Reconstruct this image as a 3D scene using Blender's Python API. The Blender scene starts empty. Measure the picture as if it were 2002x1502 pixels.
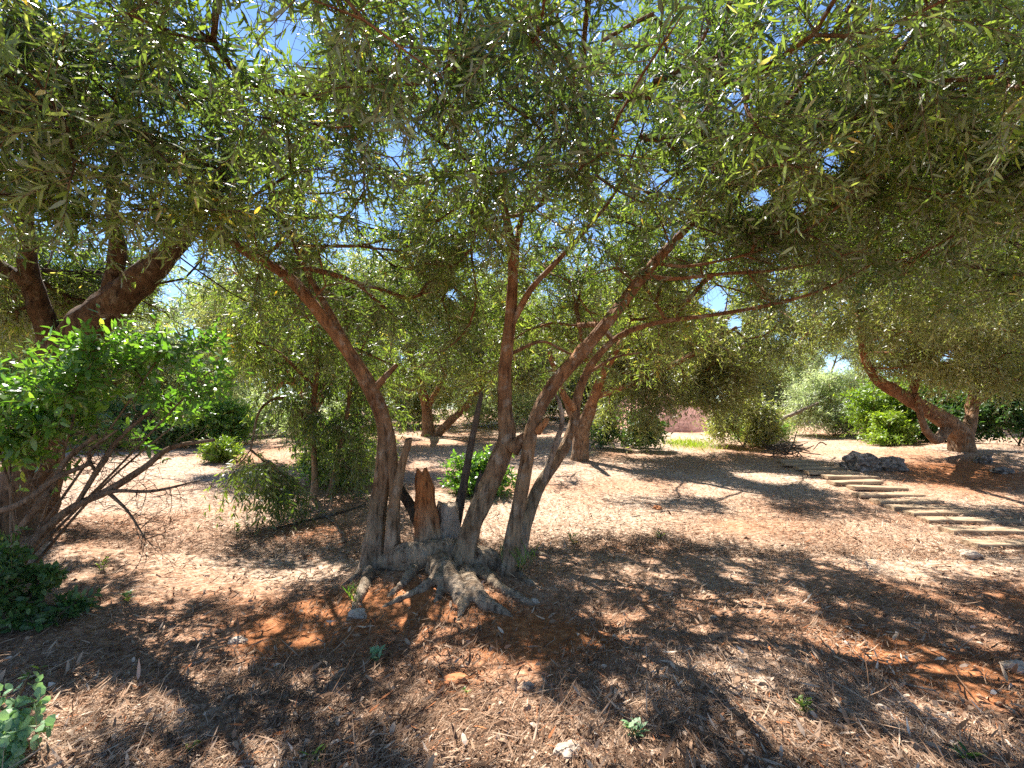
import bpy, math
import numpy as np

# ------------------------------------------------------------------ camera, sky, sun, exposure
scn = bpy.context.scene
COL = scn.collection
F, CX, HZ, CZ = 1001.0, 1001.0, 800.0, 1.3          # focal length / horizon in photo pixels, eye height

cam_d = bpy.data.cameras.new("camera")
cam = bpy.data.objects.new("camera", cam_d)
COL.objects.link(cam)
cam_d.lens, cam_d.sensor_width = 18.0, 36.0
cam_d.shift_y = (HZ - 751.0) / 2002.0
cam_d.clip_start, cam_d.clip_end = 0.05, 2000.0
cam.location = (0, 0, CZ)
cam.rotation_euler = (math.radians(90), 0, 0)
scn.camera = cam

SUN_EL = math.radians(54)
SUN_AZ = math.radians(-30)                     # to the sun, from +Y towards -X
SUN = np.array([math.sin(SUN_AZ) * math.cos(SUN_EL), math.cos(SUN_AZ) * math.cos(SUN_EL), math.sin(SUN_EL)])

world = bpy.data.worlds.new("World")
scn.world = world
world.use_nodes = True
wn = world.node_tree.nodes
sky = wn.new("ShaderNodeTexSky")
sky.sky_type = 'NISHITA'
sky.sun_disc = False
sky.sun_elevation = SUN_EL
sky.sun_rotation = SUN_AZ
sky.air_density, sky.dust_density, sky.ozone_density = 0.8, 0.0, 5.0
wn["Background"].inputs["Strength"].default_value = 0.085
world.node_tree.links.new(sky.outputs[0], wn["Background"].inputs["Color"])

sun_d = bpy.data.lights.new("sun", 'SUN')
sun_d.energy = 5.0
sun_d.angle = math.radians(0.53)
sun_d.color = (1.0, 0.945, 0.87)
sun_o = bpy.data.objects.new("sun", sun_d)
COL.objects.link(sun_o)
from mathutils import Vector
sun_o.rotation_euler = Vector(SUN).to_track_quat('Z', 'Y').to_euler()
sun_o.location = Vector(SUN) * 40

scn.view_settings.view_transform = 'Standard'
scn.view_settings.look = 'None'
scn.view_settings.exposure = 1.74
scn.view_settings.gamma = 1.0
scn.render.engine = 'CYCLES'
cy = scn.cycles
cy.max_bounces = 8
cy.diffuse_bounces = 4
cy.glossy_bounces = 3
cy.transmission_bounces = 5
cy.use_denoising = False
cy.denoiser = 'OPENIMAGEDENOISE'
cy.sample_clamp_indirect = 6.0
cy.caustics_reflective = cy.caustics_refractive = False

# ------------------------------------------------------------------ helpers
rng = np.random.default_rng(11)
UP = np.array([0, 0, 1.0])


def at(px, py, Y):
    return np.array([(px - CX) / F * Y, Y, CZ + (HZ - py) / F * Y])


def nrm(v):
    v = np.asarray(v, float)
    return v / np.maximum(np.linalg.norm(v, axis=-1, keepdims=True), 1e-9)


def _hash(ix, iy, iz, seed):
    h = (ix * 374761393 + iy * 668265263 + iz * 2147483647 + seed * 1274126177) & 0xFFFFFFFF
    h = ((h ^ (h >> 13)) * 1274126177) & 0xFFFFFFFF
    h = ((h ^ (h >> 16)) * 2246822519) & 0xFFFFFFFF
    return ((h ^ (h >> 15)) & 0xFFFFFF) / float(0xFFFFFF)


def noise(p, seed=0):
    """value noise, about -1..1"""
    p = np.asarray(p, float)
    if p.shape[-1] == 2:
        p = np.concatenate([p, np.zeros(p.shape[:-1] + (1,))], -1)
    i = np.floor(p).astype(np.int64)
    f = p - i
    f = f * f * (3 - 2 * f)
    r = 0
    for dx in (0, 1):
        for dy in (0, 1):
            for dz in (0, 1):
                w = (f[..., 0] if dx else 1 - f[..., 0]) * (f[..., 1] if dy else 1 - f[..., 1]) * (f[..., 2] if dz else 1 - f[..., 2])
                r = r + w * _hash(i[..., 0] + dx, i[..., 1] + dy, i[..., 2] + dz, seed)
    return r * 2 - 1


def fbm(p, seed=0, octs=4):
    p = np.asarray(p, float)
    a, r = 1.0, 0
    for k in range(octs):
        r = r + a * noise(p * 2 ** k + 7.3 * k, seed + k)
        a *= 0.5
    return r


def gz(x, y):
    """height of the ground"""
    x, y = np.asarray(x, float), np.asarray(y, float)
    t = np.clip(y - 4.5, -20, 20)
    h = 0.055 * np.where(t > 0, np.sqrt(t * t + 1.0) - 1.0 + 0.0, 0)
    h = h + 0.02 * np.clip(x - 4, 0, 6) * np.clip((y - 4) / 4, 0, 1)
    p = np.stack([x, y], -1)
    fade = np.clip(1.2 - 0.03 * np.hypot(x, y), 0.1, 1)
    h = h + fade * (0.035 * fbm(p * 0.7, 3, 3) + 0.010 * fbm(p * 3.1, 9, 3))
    h = h + 0.13 * np.exp(-((x + 0.42) ** 2 + (y - 3.75) ** 2) / 0.72 ** 2)
    h = h + 0.16 * np.exp(-((x + 4.6) ** 2 + (y - 4.6) ** 2) / 1.2 ** 2)
    h = h + 0.22 * np.exp(-((x - 9.3) ** 2 + (y - 10.0) ** 2) / 1.9 ** 2)
    return h


def ground(px, Y):
    x = (px - CX) / F * Y
    return np.array([x, Y, float(gz(x, Y))])


def gpt(px, py):
    """ground point seen at a photo pixel"""
    lo, hi = 1.0, 40.0
    for _ in range(50):
        m = (lo + hi) / 2
        x = (px - CX) / F * m
        z = CZ + (HZ - py) / F * m
        if z > gz(x, m):
            lo = m
        else:
            hi = m
    return np.array([(px - CX) / F * lo, lo, float(gz((px - CX) / F * lo, lo))])


def mesh_obj(name, V, polys, mats, parent=None, mat_idx=None, attrs=None, smooth=True):
    """polys: list of (M,k) index arrays; ONE mesh object"""
    V = np.asarray(V, float).reshape(-1, 3)
    if parent is not None:
        V = V - np.array(parent.location)
    me = bpy.data.meshes.new(name)
    polys = [np.asarray(p, np.int64) for p in polys if len(p)]
    nl = sum(p.size for p in polys)
    nf = sum(len(p) for p in polys)
    me.vertices.add(len(V))
    me.vertices.foreach_set("co", V.astype(np.float32).ravel())
    me.loops.add(nl)
    me.loops.foreach_set("vertex_index", np.concatenate([p.ravel() for p in polys]).astype(np.int32))
    tot = np.concatenate([np.full(len(p), p.shape[1]) for p in polys])
    me.polygons.add(nf)
    me.polygons.foreach_set("loop_start", (np.cumsum(tot) - tot).astype(np.int32))
    if not isinstance(mats, (list, tuple)):
        mats = [mats]
    for m in mats:
        me.materials.append(m)
    if mat_idx is not None:
        me.polygons.foreach_set("material_index", np.asarray(mat_idx, np.int32))
    me.polygons.foreach_set("use_smooth", np.full(nf, bool(smooth)))
    for k, (dom, arr) in (attrs or {}).items():
        a = me.attributes.new(k, 'FLOAT', dom)
        a.data.foreach_set("value", np.asarray(arr, np.float32))
    me.update(calc_edges=True)
    me.validate()
    o = bpy.data.objects.new(name, me)
    COL.objects.link(o)
    if parent is not None:
        o.parent = parent
    return o


def tag(o, label=None, cat=None, group=None, kind=None):
    if label: o["label"] = label
    if cat: o["category"] = cat
    if group: o["group"] = group
    if kind: o["kind"] = kind
    return o


def thing(name, loc, label, cat, group=None):
    o = bpy.data.objects.new(name, None)
    COL.objects.link(o)
    o.location = [float(v) for v in loc]
    o.empty_display_size = 0.2
    return tag(o, label, cat, group)


class Geo:
    def __init__(s):
        s.V, s.Q, s.T, s.n = [], [], [], 0

    def add(s, V, Q=None, T=None):
        V = np.asarray(V).reshape(-1, 3)
        s.V.append(V)
        if Q is not None and len(Q): s.Q.append(np.asarray(Q) + s.n)
        if T is not None and len(T): s.T.append(np.asarray(T) + s.n)
        s.n += len(V)

    def build(s, name, mat, parent=None, smooth=True):
        ps = []
        if s.Q: ps.append(np.concatenate(s.Q))
        if s.T: ps.append(np.concatenate(s.T))
        return mesh_obj(name, np.concatenate(s.V), ps, mat, parent, smooth=smooth)


def spline(P, R, step):
    """Catmull-Rom through P with radii R, resampled about every `step`"""
    P, R = np.asarray(P, float), np.asarray(R, float)
    A = np.vstack([2 * P[0] - P[1], P, 2 * P[-1] - P[-2]])
    out, rad = [], []
    for i in range(len(P) - 1):
        p0, p1, p2, p3 = A[i:i + 4]
        n = max(2, int(np.linalg.norm(p2 - p1) / step))
        for t in np.linspace(0, 1, n, endpoint=False):
            out.append(0.5 * (2 * p1 + (p2 - p0) * t + (2 * p0 - 5 * p1 + 4 * p2 - p3) * t * t + (3 * p1 - p0 - 3 * p2 + p3) * t ** 3))
            rad.append(R[i] + (R[i + 1] - R[i]) * t)
    out.append(P[-1]); rad.append(R[-1])
    return np.array(out), np.array(rad)


def tube(geo, P, R, step=0.04, seg=20, rough=0.10, seed=0, jag=0.0, resample=True, twist=0.8):
    """knobbly limb: lobed, slightly twisted cross-section; jag > 0 gives a broken end"""
    if resample:
        C, rad = spline(P, R, step)
    else:
        C, rad = np.asarray(P, float), np.asarray(R, float)
    n = len(C)
    T = nrm(np.gradient(C, axis=0))
    u = nrm(np.cross(T[0], [0.3, 0.9, 0.2] if abs(T[0][1]) < 0.9 else [1, 0, 0]))
    a = np.linspace(0, 2 * np.pi, seg, endpoint=False)
    s = np.concatenate([[0], np.cumsum(np.linalg.norm(np.diff(C, axis=0), axis=1))])
    rings = []
    for i in range(n):
        u = nrm(u - T[i] * np.dot(u, T[i]))
        v = np.cross(T[i], u)
        an = a + twist * s[i]
        rings.append(np.cos(a)[:, None] * u + np.sin(a)[:, None] * v)
    D = np.array(rings)
    if rough > 0:
        # ridges run along the limb: angular frequency high, along frequency low
        q = np.stack([np.cos(a)[None] * 1.3 + 0 * s[:, None], np.sin(a)[None] * 1.3 + 0 * s[:, None], s[:, None] * 1.6 + 0 * a[None]], -1)
        tw = twist * s[:, None]
        q2 = np.stack([np.cos(a[None] + tw) * 3.2, np.sin(a[None] + tw) * 3.2, s[:, None] * 3.0 + 0 * a[None]], -1)
        q3 = np.stack([np.cos(a[None] + tw) * 7, np.sin(a[None] + tw) * 7, s[:, None] * 9 + 0 * a[None]], -1)
        kr = np.random.default_rng(seed * 7 + n)
        kn = np.zeros((n, seg))
        for _ in range(int(s[-1] / 0.28) + 1):
            ks, ka, kw = kr.random() * s[-1], kr.random() * 2 * np.pi, kr.uniform(.6, 1.6)
            da = np.angle(np.exp(1j * (a[None] - ka)))
            kn += kr.uniform(.6, 2.2) * np.exp(-((s[:, None] - ks) / np.maximum(rad[:, None] * kw, 1e-4)) ** 2 - (da / .75) ** 2)
        m = 1 + rough * (kn + 1.3 * noise(q + seed * 3.7, seed) + 0.8 * noise(q2 + seed, seed + 5) + 0.8 * noise(q3, seed + 9) + .35 * noise(q3 * [1.9, 1.9, 1.3], seed + 11))
    else:
        m = 1.0
    V = C[:, None, :] + D * (rad[:, None] * m)[..., None] if rough > 0 else C[:, None, :] + D * rad[:, None, None]
    if jag > 0:
        k = noise(np.stack([np.cos(a) * 2.2, np.sin(a) * 2.2, 0 * a], -1) + seed * 1.9, seed) + 0.5 * noise(np.stack([np.cos(a) * 5, np.sin(a) * 5, 0 * a], -1), seed + 2)
        V[-1] += T[-1] * (k * jag)[:, None]
        V[-2] += T[-1] * (k * jag * 0.6)[:, None]
    idx = np.arange(n * seg).reshape(n, seg)
    Q = np.stack([idx[:-1], np.roll(idx[:-1], -1, 1), np.roll(idx[1:], -1, 1), idx[1:]], -1).reshape(-1, 4)
    V = V.reshape(-1, 3)
    capc = C[-1] - (T[-1] * jag * 0.5 if jag else 0)
    V = np.vstack([V, capc[None], C[0][None]])
    last = idx[-1]
    Tt = np.concatenate([np.stack([last, np.roll(last, -1), np.full(seg, n * seg)], -1), np.stack([np.roll(idx[0], -1), idx[0], np.full(seg, n * seg + 1)], -1)])
    geo.add(V, Q, Tt)
    return C, rad


# ------------------------------------------------------------------ materials
def mat(name):
    m = bpy.data.materials.new(name)
    m.use_nodes = True
    nt = m.node_tree
    return m, nt, nt.nodes, nt.links, nt.nodes["Principled BSDF"]


def ramp(nt, stops):
    r = nt.nodes.new("ShaderNodeValToRGB")
    e = r.color_ramp.elements
    while len(e) < len(stops):
        e.new(0.5)
    for k, (p, c) in enumerate(stops):
        e[k].position = p
        e[k].color = (*c, 1)
    return r


def leaf_mat(name, stops, under, trans=0.35, rough=0.42, tcol=None, spec=0.5):
    m, nt, nd, lk, bs = mat(name)
    at_ = nd.new("ShaderNodeAttribute"); at_.attribute_name = "tone"
    r = ramp(nt, stops)
    lk.new(at_.outputs["Fac"], r.inputs[0])
    geo = nd.new("ShaderNodeNewGeometry")
    mx = nd.new("ShaderNodeMix"); mx.data_type = 'RGBA'
    lk.new(geo.outputs["Backfacing"], mx.inputs[0])
    lk.new(r.outputs[0], mx.inputs[6])
    mu = nd.new("ShaderNodeMix"); mu.data_type = 'RGBA'
    mu.inputs[0].default_value = 0.65
    lk.new(r.outputs[0], mu.inputs[6]); mu.inputs[7].default_value = (*under, 1)
    lk.new(mu.outputs[2], mx.inputs[7])
    lk.new(mx.outputs[2], bs.inputs["Base Color"])
    bs.inputs["Roughness"].default_value = rough
    bs.inputs["Specular IOR Level"].default_value = spec
    tr = nd.new("ShaderNodeBsdfTranslucent")
    hs = nd.new("ShaderNodeMix"); hs.data_type = 'RGBA'; hs.blend_type = 'MULTIPLY'
    hs.inputs[0].default_value = 1.0
    lk.new(r.outputs[0], hs.inputs[6]); hs.inputs[7].default_value = (*(tcol or (2.55, 2.9, 0.9)), 1)
    lk.new(hs.outputs[2], tr.inputs[0])
    ms = nd.new("ShaderNodeMixShader"); ms.inputs[0].default_value = trans
    lk.new(bs.outputs[0], ms.inputs[1]); lk.new(tr.outputs[0], ms.inputs[2])
    lk.new(ms.outputs[0], nd["Material Output"].inputs[0])
    return m


OLIVE = leaf_mat("olive_leaf", [(0.0, (0.018, 0.036, 0.018)), (0.4, (0.060, 0.090, 0.024)), (0.72, (0.130, 0.165, 0.040)), (0.9, (0.25, 0.27, 0.10)), (0.94, (0.24, 0.20, 0.04)), (0.97, (0.42, 0.22, 0.05)), (1.0, (0.36, 0.29, 0.17))],
                 (0.30, 0.32, 0.24), trans=0.40)
OLIVE_FAR = leaf_mat("olive_leaf_far_haze", [(0.0, (0.075, 0.095, 0.040)), (0.5, (0.17, 0.185, 0.080)), (0.8, (0.31, 0.30, 0.15)), (1.0, (0.50, 0.44, 0.29))],
                     (0.26, 0.26, 0.17), trans=0.33)  # background crowns: haze and tan light sparkle put into the leaf colour
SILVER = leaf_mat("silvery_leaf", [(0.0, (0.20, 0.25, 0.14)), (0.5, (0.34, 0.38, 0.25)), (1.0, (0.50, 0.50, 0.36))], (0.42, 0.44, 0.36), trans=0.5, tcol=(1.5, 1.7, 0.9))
BROAD = leaf_mat("broad_green_leaf", [(0.0, (0.035, 0.09, 0.02)), (0.5, (0.085, 0.18, 0.035)), (0.85, (0.20, 0.30, 0.06)), (1.0, (0.32, 0.34, 0.08))], (0.12, 0.22, 0.08), trans=0.4, tcol=(2.2, 2.4, 0.7), rough=0.35)
DARKL = leaf_mat("dark_green_leaf", [(0.0, (0.025, 0.06, 0.022)), (0.6, (0.06, 0.125, 0.035)), (1.0, (0.14, 0.20, 0.06))], (0.08, 0.12, 0.06), trans=0.3)
LIME = leaf_mat("lime_leaf", [(0.0, (0.08, 0.15, 0.02)), (0.6, (0.18, 0.28, 0.035)), (1.0, (0.32, 0.38, 0.06))], (0.22, 0.34, 0.08), trans=0.4, tcol=(1.7, 1.7, 0.6))
PALEL = leaf_mat("pale_round_leaf", [(0.0, (0.12, 0.22, 0.10)), (0.6, (0.22, 0.36, 0.18)), (1.0, (0.38, 0.50, 0.28))], (0.26, 0.36, 0.22), trans=0.3, tcol=(1.4, 1.6, 0.8), rough=0.5)


def bark_mat(name, low, high, z0, z1, lichen=(0.40, 0.37, 0.30), lich=0.5, scale=1.0, root=None):
    m, nt, nd, lk, bs = mat(name)
    g = nd.new("ShaderNodeNewGeometry")
    sp = nd.new("ShaderNodeSeparateXYZ"); lk.new(g.outputs["Position"], sp.inputs[0])
    n1 = nd.new("ShaderNodeTexNoise"); n1.inputs["Scale"].default_value = 3.5 * scale; n1.inputs["Detail"].default_value = 5
    lk.new(g.outputs["Position"], n1.inputs["Vector"])
    mp = nd.new("ShaderNodeMapping"); mp.inputs["Scale"].default_value = (34 * scale, 34 * scale, 6 * scale)
    lk.new(g.outputs["Position"], mp.inputs[0])
    n2 = nd.new("ShaderNodeTexNoise"); n2.inputs["Scale"].default_value = 1; n2.inputs["Detail"].default_value = 6; n2.inputs["Roughness"].default_value = 0.65
    lk.new(mp.outputs[0], n2.inputs["Vector"])
    mr = nd.new("ShaderNodeMapRange"); mr.inputs[1].default_value = z0; mr.inputs[2].default_value = z1
    ad = nd.new("ShaderNodeMath"); ad.operation = 'MULTIPLY_ADD'
    lk.new(n1.outputs[0], ad.inputs[0]); ad.inputs[1].default_value = 1.2; lk.new(sp.outputs[2], ad.inputs[2])
    sb = nd.new("ShaderNodeMath"); sb.operation = 'SUBTRACT'; lk.new(ad.outputs[0], sb.inputs[0]); sb.inputs[1].default_value = 0.6
    lk.new(sb.outputs[0], mr.inputs[0])
    mx0 = ramp(nt, [(0.0, root or low), (0.28, low), (0.55, tuple((a + b) / 2 for a, b in zip(low, high))), (1.0, high)])
    lk.new(mr.outputs[0], mx0.inputs[0])
    nv = nd.new("ShaderNodeTexNoise"); nv.inputs["Scale"].default_value = 6 * scale; nv.inputs["Detail"].default_value = 3
    lk.new(g.outputs["Position"], nv.inputs["Vector"])
    rv = ramp(nt, [(0.35, (.62, .52, .42)), (0.5, (1, 1, 1)), (0.68, (1.35, 1.25, 1.1))]); lk.new(nv.outputs[0], rv.inputs[0])
    mx = nd.new("ShaderNodeMix"); mx.data_type = 'RGBA'; mx.blend_type = 'MULTIPLY'; mx.inputs[0].default_value = 0.8
    lk.new(mx0.outputs[0], mx.inputs[6]); lk.new(rv.outputs[0], mx.inputs[7])
    n3 = nd.new("ShaderNodeTexNoise"); n3.inputs["Scale"].default_value = 14 * scale; n3.inputs["Detail"].default_value = 4
    lk.new(g.outputs["Position"], n3.inputs["Vector"])
    r3 = ramp(nt, [(0.54, (0, 0, 0)), (0.68, (lich, lich, lich))]); lk.new(n3.outputs[0], r3.inputs[0])
    ml = nd.new("ShaderNodeMix"); ml.data_type = 'RGBA'
    lk.new(r3.outputs[0], ml.inputs[0]); lk.new(mx.outputs[2], ml.inputs[6]); ml.inputs[7].default_value = (*lichen, 1)
    r2 = ramp(nt, [(0.33, (0.16, 0.13, 0.11)), (0.45, (0.75, 0.72, 0.7)), (0.66, (1.2, 1.17, 1.12))]); lk.new(n2.outputs[0], r2.inputs[0])
    mm = nd.new("ShaderNodeMix"); mm.data_type = 'RGBA'; mm.blend_type = 'MULTIPLY'; mm.inputs[0].default_value = 0.9
    lk.new(ml.outputs[2], mm.inputs[6]); lk.new(r2.outputs[0], mm.inputs[7])
    lk.new(mm.outputs[2], bs.inputs["Base Color"])
    bs.inputs["Roughness"].default_value = 0.85
    bs.inputs["Specular IOR Level"].default_value = 0.2
    bp = nd.new("ShaderNodeBump"); bp.inputs["Strength"].default_value = 1.0; bp.inputs["Distance"].default_value = 0.05
    lk.new(n2.outputs[0], bp.inputs["Height"]); lk.new(bp.outputs[0], bs.inputs["Normal"])
    return m


BARK = bark_mat("olive_bark", (0.26, 0.205, 0.135), (0.25, 0.128, 0.060), 0.05, 1.6, root=(0.37, 0.29, 0.215))
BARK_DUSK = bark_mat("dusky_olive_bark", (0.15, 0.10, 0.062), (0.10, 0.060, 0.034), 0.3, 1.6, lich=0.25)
BARK_ROOT = bark_mat("olive_root_bark", (0.46, 0.39, 0.32), (0.32, 0.25, 0.18), 0.25, 0.8, lich=0.3)
BARK_ORANGE = bark_mat("split_orange_wood", (0.33, 0.25, 0.17), (0.37, 0.145, 0.048), 0.18, 0.55, lich=0.15, root=(0.38, 0.31, 0.24))
BARK_DARK = bark_mat("dark_brown_bark", (0.10, 0.085, 0.07), (0.12, 0.095, 0.075), 0.2, 1.4, lich=0.35)  # dark brown bark of dead stubs, sticks and brushwood
BARK_FAR = bark_mat("weathered_olive_bark", (0.26, 0.165, 0.10), (0.33, 0.155, 0.07), 0.8, 1.8, lich=0.4)
TWIG = bark_mat("grey_twig_bark", (0.22, 0.165, 0.115), (0.22, 0.145, 0.08), 0.5, 2.0, lich=0.2)
DRY = bark_mat("dry_grey_wood", (0.40, 0.34, 0.28), (0.36, 0.30, 0.24), 0.0, 1.0, lich=0.3)
CUT = bark_mat("cut_wood", (0.50, 0.27, 0.13), (0.50, 0.25, 0.11), 0, 1, lich=0.1)


def litter_mat():
    m, nt, nd, lk, bs = mat("dry_litter")
    a = nd.new("ShaderNodeAttribute"); a.attribute_name = "tone"
    r = ramp(nt, [(0.0, (0.09, 0.05, 0.03)), (0.35, (0.23, 0.135, 0.08)), (0.65, (0.40, 0.275, 0.185)), (0.88, (0.58, 0.44, 0.32)), (0.95, (0.66, 0.56, 0.45)), (1.0, (0.40, 0.15, 0.06))])
    lk.new(a.outputs["Fac"], r.inputs[0]); lk.new(r.outputs[0], bs.inputs["Base Color"])
    bs.inputs["Roughness"].default_value = 0.85
    bs.inputs["Specular IOR Level"].default_value = 0.1
    return m


LITTER = litter_mat()


def ground_mat():
    m, nt, nd, lk, bs = mat("red_earth_and_straw")
    g = nd.new("ShaderNodeNewGeometry")
    a = nd.new("ShaderNodeAttribute"); a.attribute_name = "soil"
    n1 = nd.new("ShaderNodeTexNoise"); n1.inputs["Scale"].default_value = 22; n1.inputs["Detail"].default_value = 8; n1.inputs["Roughness"].default_value = 0.7
    lk.new(g.outputs["Position"], n1.inputs["Vector"])
    n2 = nd.new("ShaderNodeTexNoise"); n2.inputs["Scale"].default_value = 75; n2.inputs["Detail"].default_value = 5
    lk.new(g.outputs["Position"], n2.inputs["Vector"])
    straw = ramp(nt, [(0.30, (0.17, 0.095, 0.055)), (0.46, (0.38, 0.26, 0.175)), (0.60, (0.55, 0.425, 0.325)), (0.75, (0.66, 0.545, 0.445))])
    lk.new(n1.outputs[0], straw.inputs[0])
    earth = ramp(nt, [(0.30, (0.15, 0.055, 0.022)), (0.50, (0.33, 0.13, 0.052)), (0.62, (0.44, 0.20, 0.09)), (0.75, (0.54, 0.33, 0.20))])
    lk.new(n1.outputs[0], earth.inputs[0])
    ad = nd.new("ShaderNodeMath"); ad.operation = 'MULTIPLY_ADD'
    lk.new(n2.outputs[0], ad.inputs[0]); ad.inputs[1].default_value = 0.9
    lk.new(a.outputs["Fac"], ad.inputs[2])
    mr = nd.new("ShaderNodeMapRange"); mr.inputs[1].default_value = 0.45; mr.inputs[2].default_value = 1.25
    lk.new(ad.outputs[0], mr.inputs[0])
    mx = nd.new("ShaderNodeMix"); mx.data_type = 'RGBA'
    lk.new(mr.outputs[0], mx.inputs[0]); lk.new(straw.outputs[0], mx.inputs[6]); lk.new(earth.outputs[0], mx.inputs[7])
    lk.new(mx.outputs[2], bs.inputs["Base Color"])
    bs.inputs["Roughness"].default_value = 0.95
    bs.inputs["Specular IOR Level"].default_value = 0.1
    b1 = nd.new("ShaderNodeBump"); b1.inputs["Strength"].default_value = 0.8; b1.inputs["Distance"].default_value = 0.02
    lk.new(n1.outputs[0], b1.inputs["Height"])
    b2 = nd.new("ShaderNodeBump"); b2.inputs["Strength"].default_value = 0.6; b2.inputs["Distance"].default_value = 0.008
    lk.new(n2.outputs[0], b2.inputs["Height"]); lk.new(b1.outputs[0], b2.inputs["Normal"])
    lk.new(b2.outputs[0], bs.inputs["Normal"])
    return m


def simple_noise_mat(name, stops, scale, rough=0.9, bump=0.02, stretch=(1, 1, 1), coord="Position"):
    m, nt, nd, lk, bs = mat(name)
    if coord == "Position":
        g = nd.new("ShaderNodeNewGeometry"); src = g.outputs["Position"]
    else:
        g = nd.new("ShaderNodeTexCoord"); src = g.outputs["Object"]
    mp = nd.new("ShaderNodeMapping"); mp.inputs["Scale"].default_value = stretch
    lk.new(src, mp.inputs[0])
    n1 = nd.new("ShaderNodeTexNoise"); n1.inputs["Scale"].default_value = scale; n1.inputs["Detail"].default_value = 7; n1.inputs["Roughness"].default_value = 0.65
    lk.new(mp.outputs[0], n1.inputs["Vector"])
    r = ramp(nt, stops); lk.new(n1.outputs[0], r.inputs[0]); lk.new(r.outputs[0], bs.inputs["Base Color"])
    bs.inputs["Roughness"].default_value = rough
    bs.inputs["Specular IOR Level"].default_value = 0.2
    bp = nd.new("ShaderNodeBump"); bp.inputs["Distance"].default_value = bump; bp.inputs["Strength"].default_value = 0.8
    lk.new(n1.outputs[0], bp.inputs["Height"]); lk.new(bp.outputs[0], bs.inputs["Normal"])
    return m


ROCK = simple_noise_mat("grey_rock", [(0.36, (0.05, 0.045, 0.04)), (0.52, (0.20, 0.175, 0.155)), (0.7, (0.46, 0.41, 0.37))], 16, bump=.06)
STONE = simple_noise_mat("pale_stone", [(0.3, (0.30, 0.23, 0.17)), (0.7, (0.50, 0.41, 0.32))], 20, bump=0.01)
CLOD = simple_noise_mat("orange_earth", [(0.3, (0.30, 0.11, 0.04)), (0.7, (0.50, 0.22, 0.10))], 20, bump=0.01)
PLANK = simple_noise_mat("weathered_timber", [(0.3, (0.15, 0.095, 0.055)), (0.5, (0.36, 0.255, 0.16)), (0.75, (0.54, 0.42, 0.29))], 6, bump=0.01, stretch=(0.6, 6, 6), coord="Object")
PINK = simple_noise_mat("pink_earth", [(0.3, (0.44, 0.21, 0.155)), (0.7, (0.60, 0.33, 0.26))], 5, bump=0.03)


# ------------------------------------------------------------------ leaves
def leaf_verts(B, D, N, L, W, bend, fold=0.12, shape=(0.32, 0.50, 0.68, 0.40)):
    D = nrm(D)
    S = nrm(np.cross(D, N))
    N = np.cross(S, D)
    L = L[:, None]; W = W[:, None]; bend = bend[:, None]
    a, wa, b, wb = shape
    m1 = B + D * L * a - N * bend * L * a * a
    m2 = B + D * L * b - N * bend * L * b * b
    up = N * W * fold
    return np.stack([B, m1 + S * W * wa + up, m1 - S * W * wa + up, m2 + S * W * wb + up, m2 - S * W * wb + up, B + D * L - N * bend * L], 1)


def leaf_mesh(name, LV, tone, lmat, parent=None, sticks=None, smat=None, wood=None, wmat=None):
    """all the leaves (and their twigs) of one crown as one mesh"""
    n = len(LV)
    o = np.arange(n)[:, None] * 6
    t = np.concatenate([o + np.array([[0, 1, 2]]), o + np.array([[3, 5, 4]])])
    q = o + np.array([[1, 3, 4, 2]])
    V = LV.reshape(-1, 3)
    polys = [t, q]
    tn = [tone, tone, tone]
    mi = [np.zeros(3 * n)]
    mats = [lmat]
    if sticks is not None and len(sticks[0]):
        SV, SQ = sticks
        polys.append(SQ + len(V))
        V = np.vstack([V, SV])
        tn.append(np.full(len(SQ), 0.5)); mi.append(np.ones(len(SQ)))
        mats.append(smat)
    if wood is not None and len(wood[0]):
        WV, WQ = wood
        polys.append(WQ + len(V))
        V = np.vstack([V, WV])
        tn.append(np.full(len(WQ), 0.5)); mi.append(np.full(len(WQ), len(mats)))
        mats.append(wmat)
    return mesh_obj(name, V, polys, mats, parent, np.concatenate(mi), {"tone": ('FACE', np.concatenate(tn))}, smooth=False)


def sticks_from(P0, P1, P2, r0, r2):
    """many 3-sided two-piece twigs"""
    k = len(P0)
    T = nrm(P2 - P0)
    u = nrm(np.cross(T, np.where(np.abs(T[:, 2:3]) > 0.9, [[1.0, 0, 0]], [[0, 0, 1.0]])))
    v = np.cross(T, u)
    rings = []
    for P, r in ((P0, r0), (P1, (r0 + r2) / 2), (P2, r2)):
        for j in range(3):
            a = j * 2 * np.pi / 3
            rings.append(P + (u * math.cos(a) + v * math.sin(a)) * r[:, None])
    V = np.stack(rings, 1)
    f = []
    for s in (0, 3):
        for j in range(3):
            f.append([s + j, s + (j + 1) % 3, s + 3 + (j + 1) % 3, s + 3 + j])
    Q = (np.arange(k)[:, None, None] * 9 + np.array(f)[None]).reshape(-1, 4)
    return V.reshape(-1, 3), Q


# gaps in the foliage (where the photo shows sky) and shafts where the sun reaches the ground
VIEW_GAPS = []      # (px, py, radius px, nearest Y that is cleared)
SUN_SHAFTS = []     # (point, radius)
SU = nrm(np.cross(SUN, UP)); SV = np.cross(SU, SUN)
FLECK0 = np.array([-7.0, -6.0])
FLECK = np.zeros((1400, 1200), bool)


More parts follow.
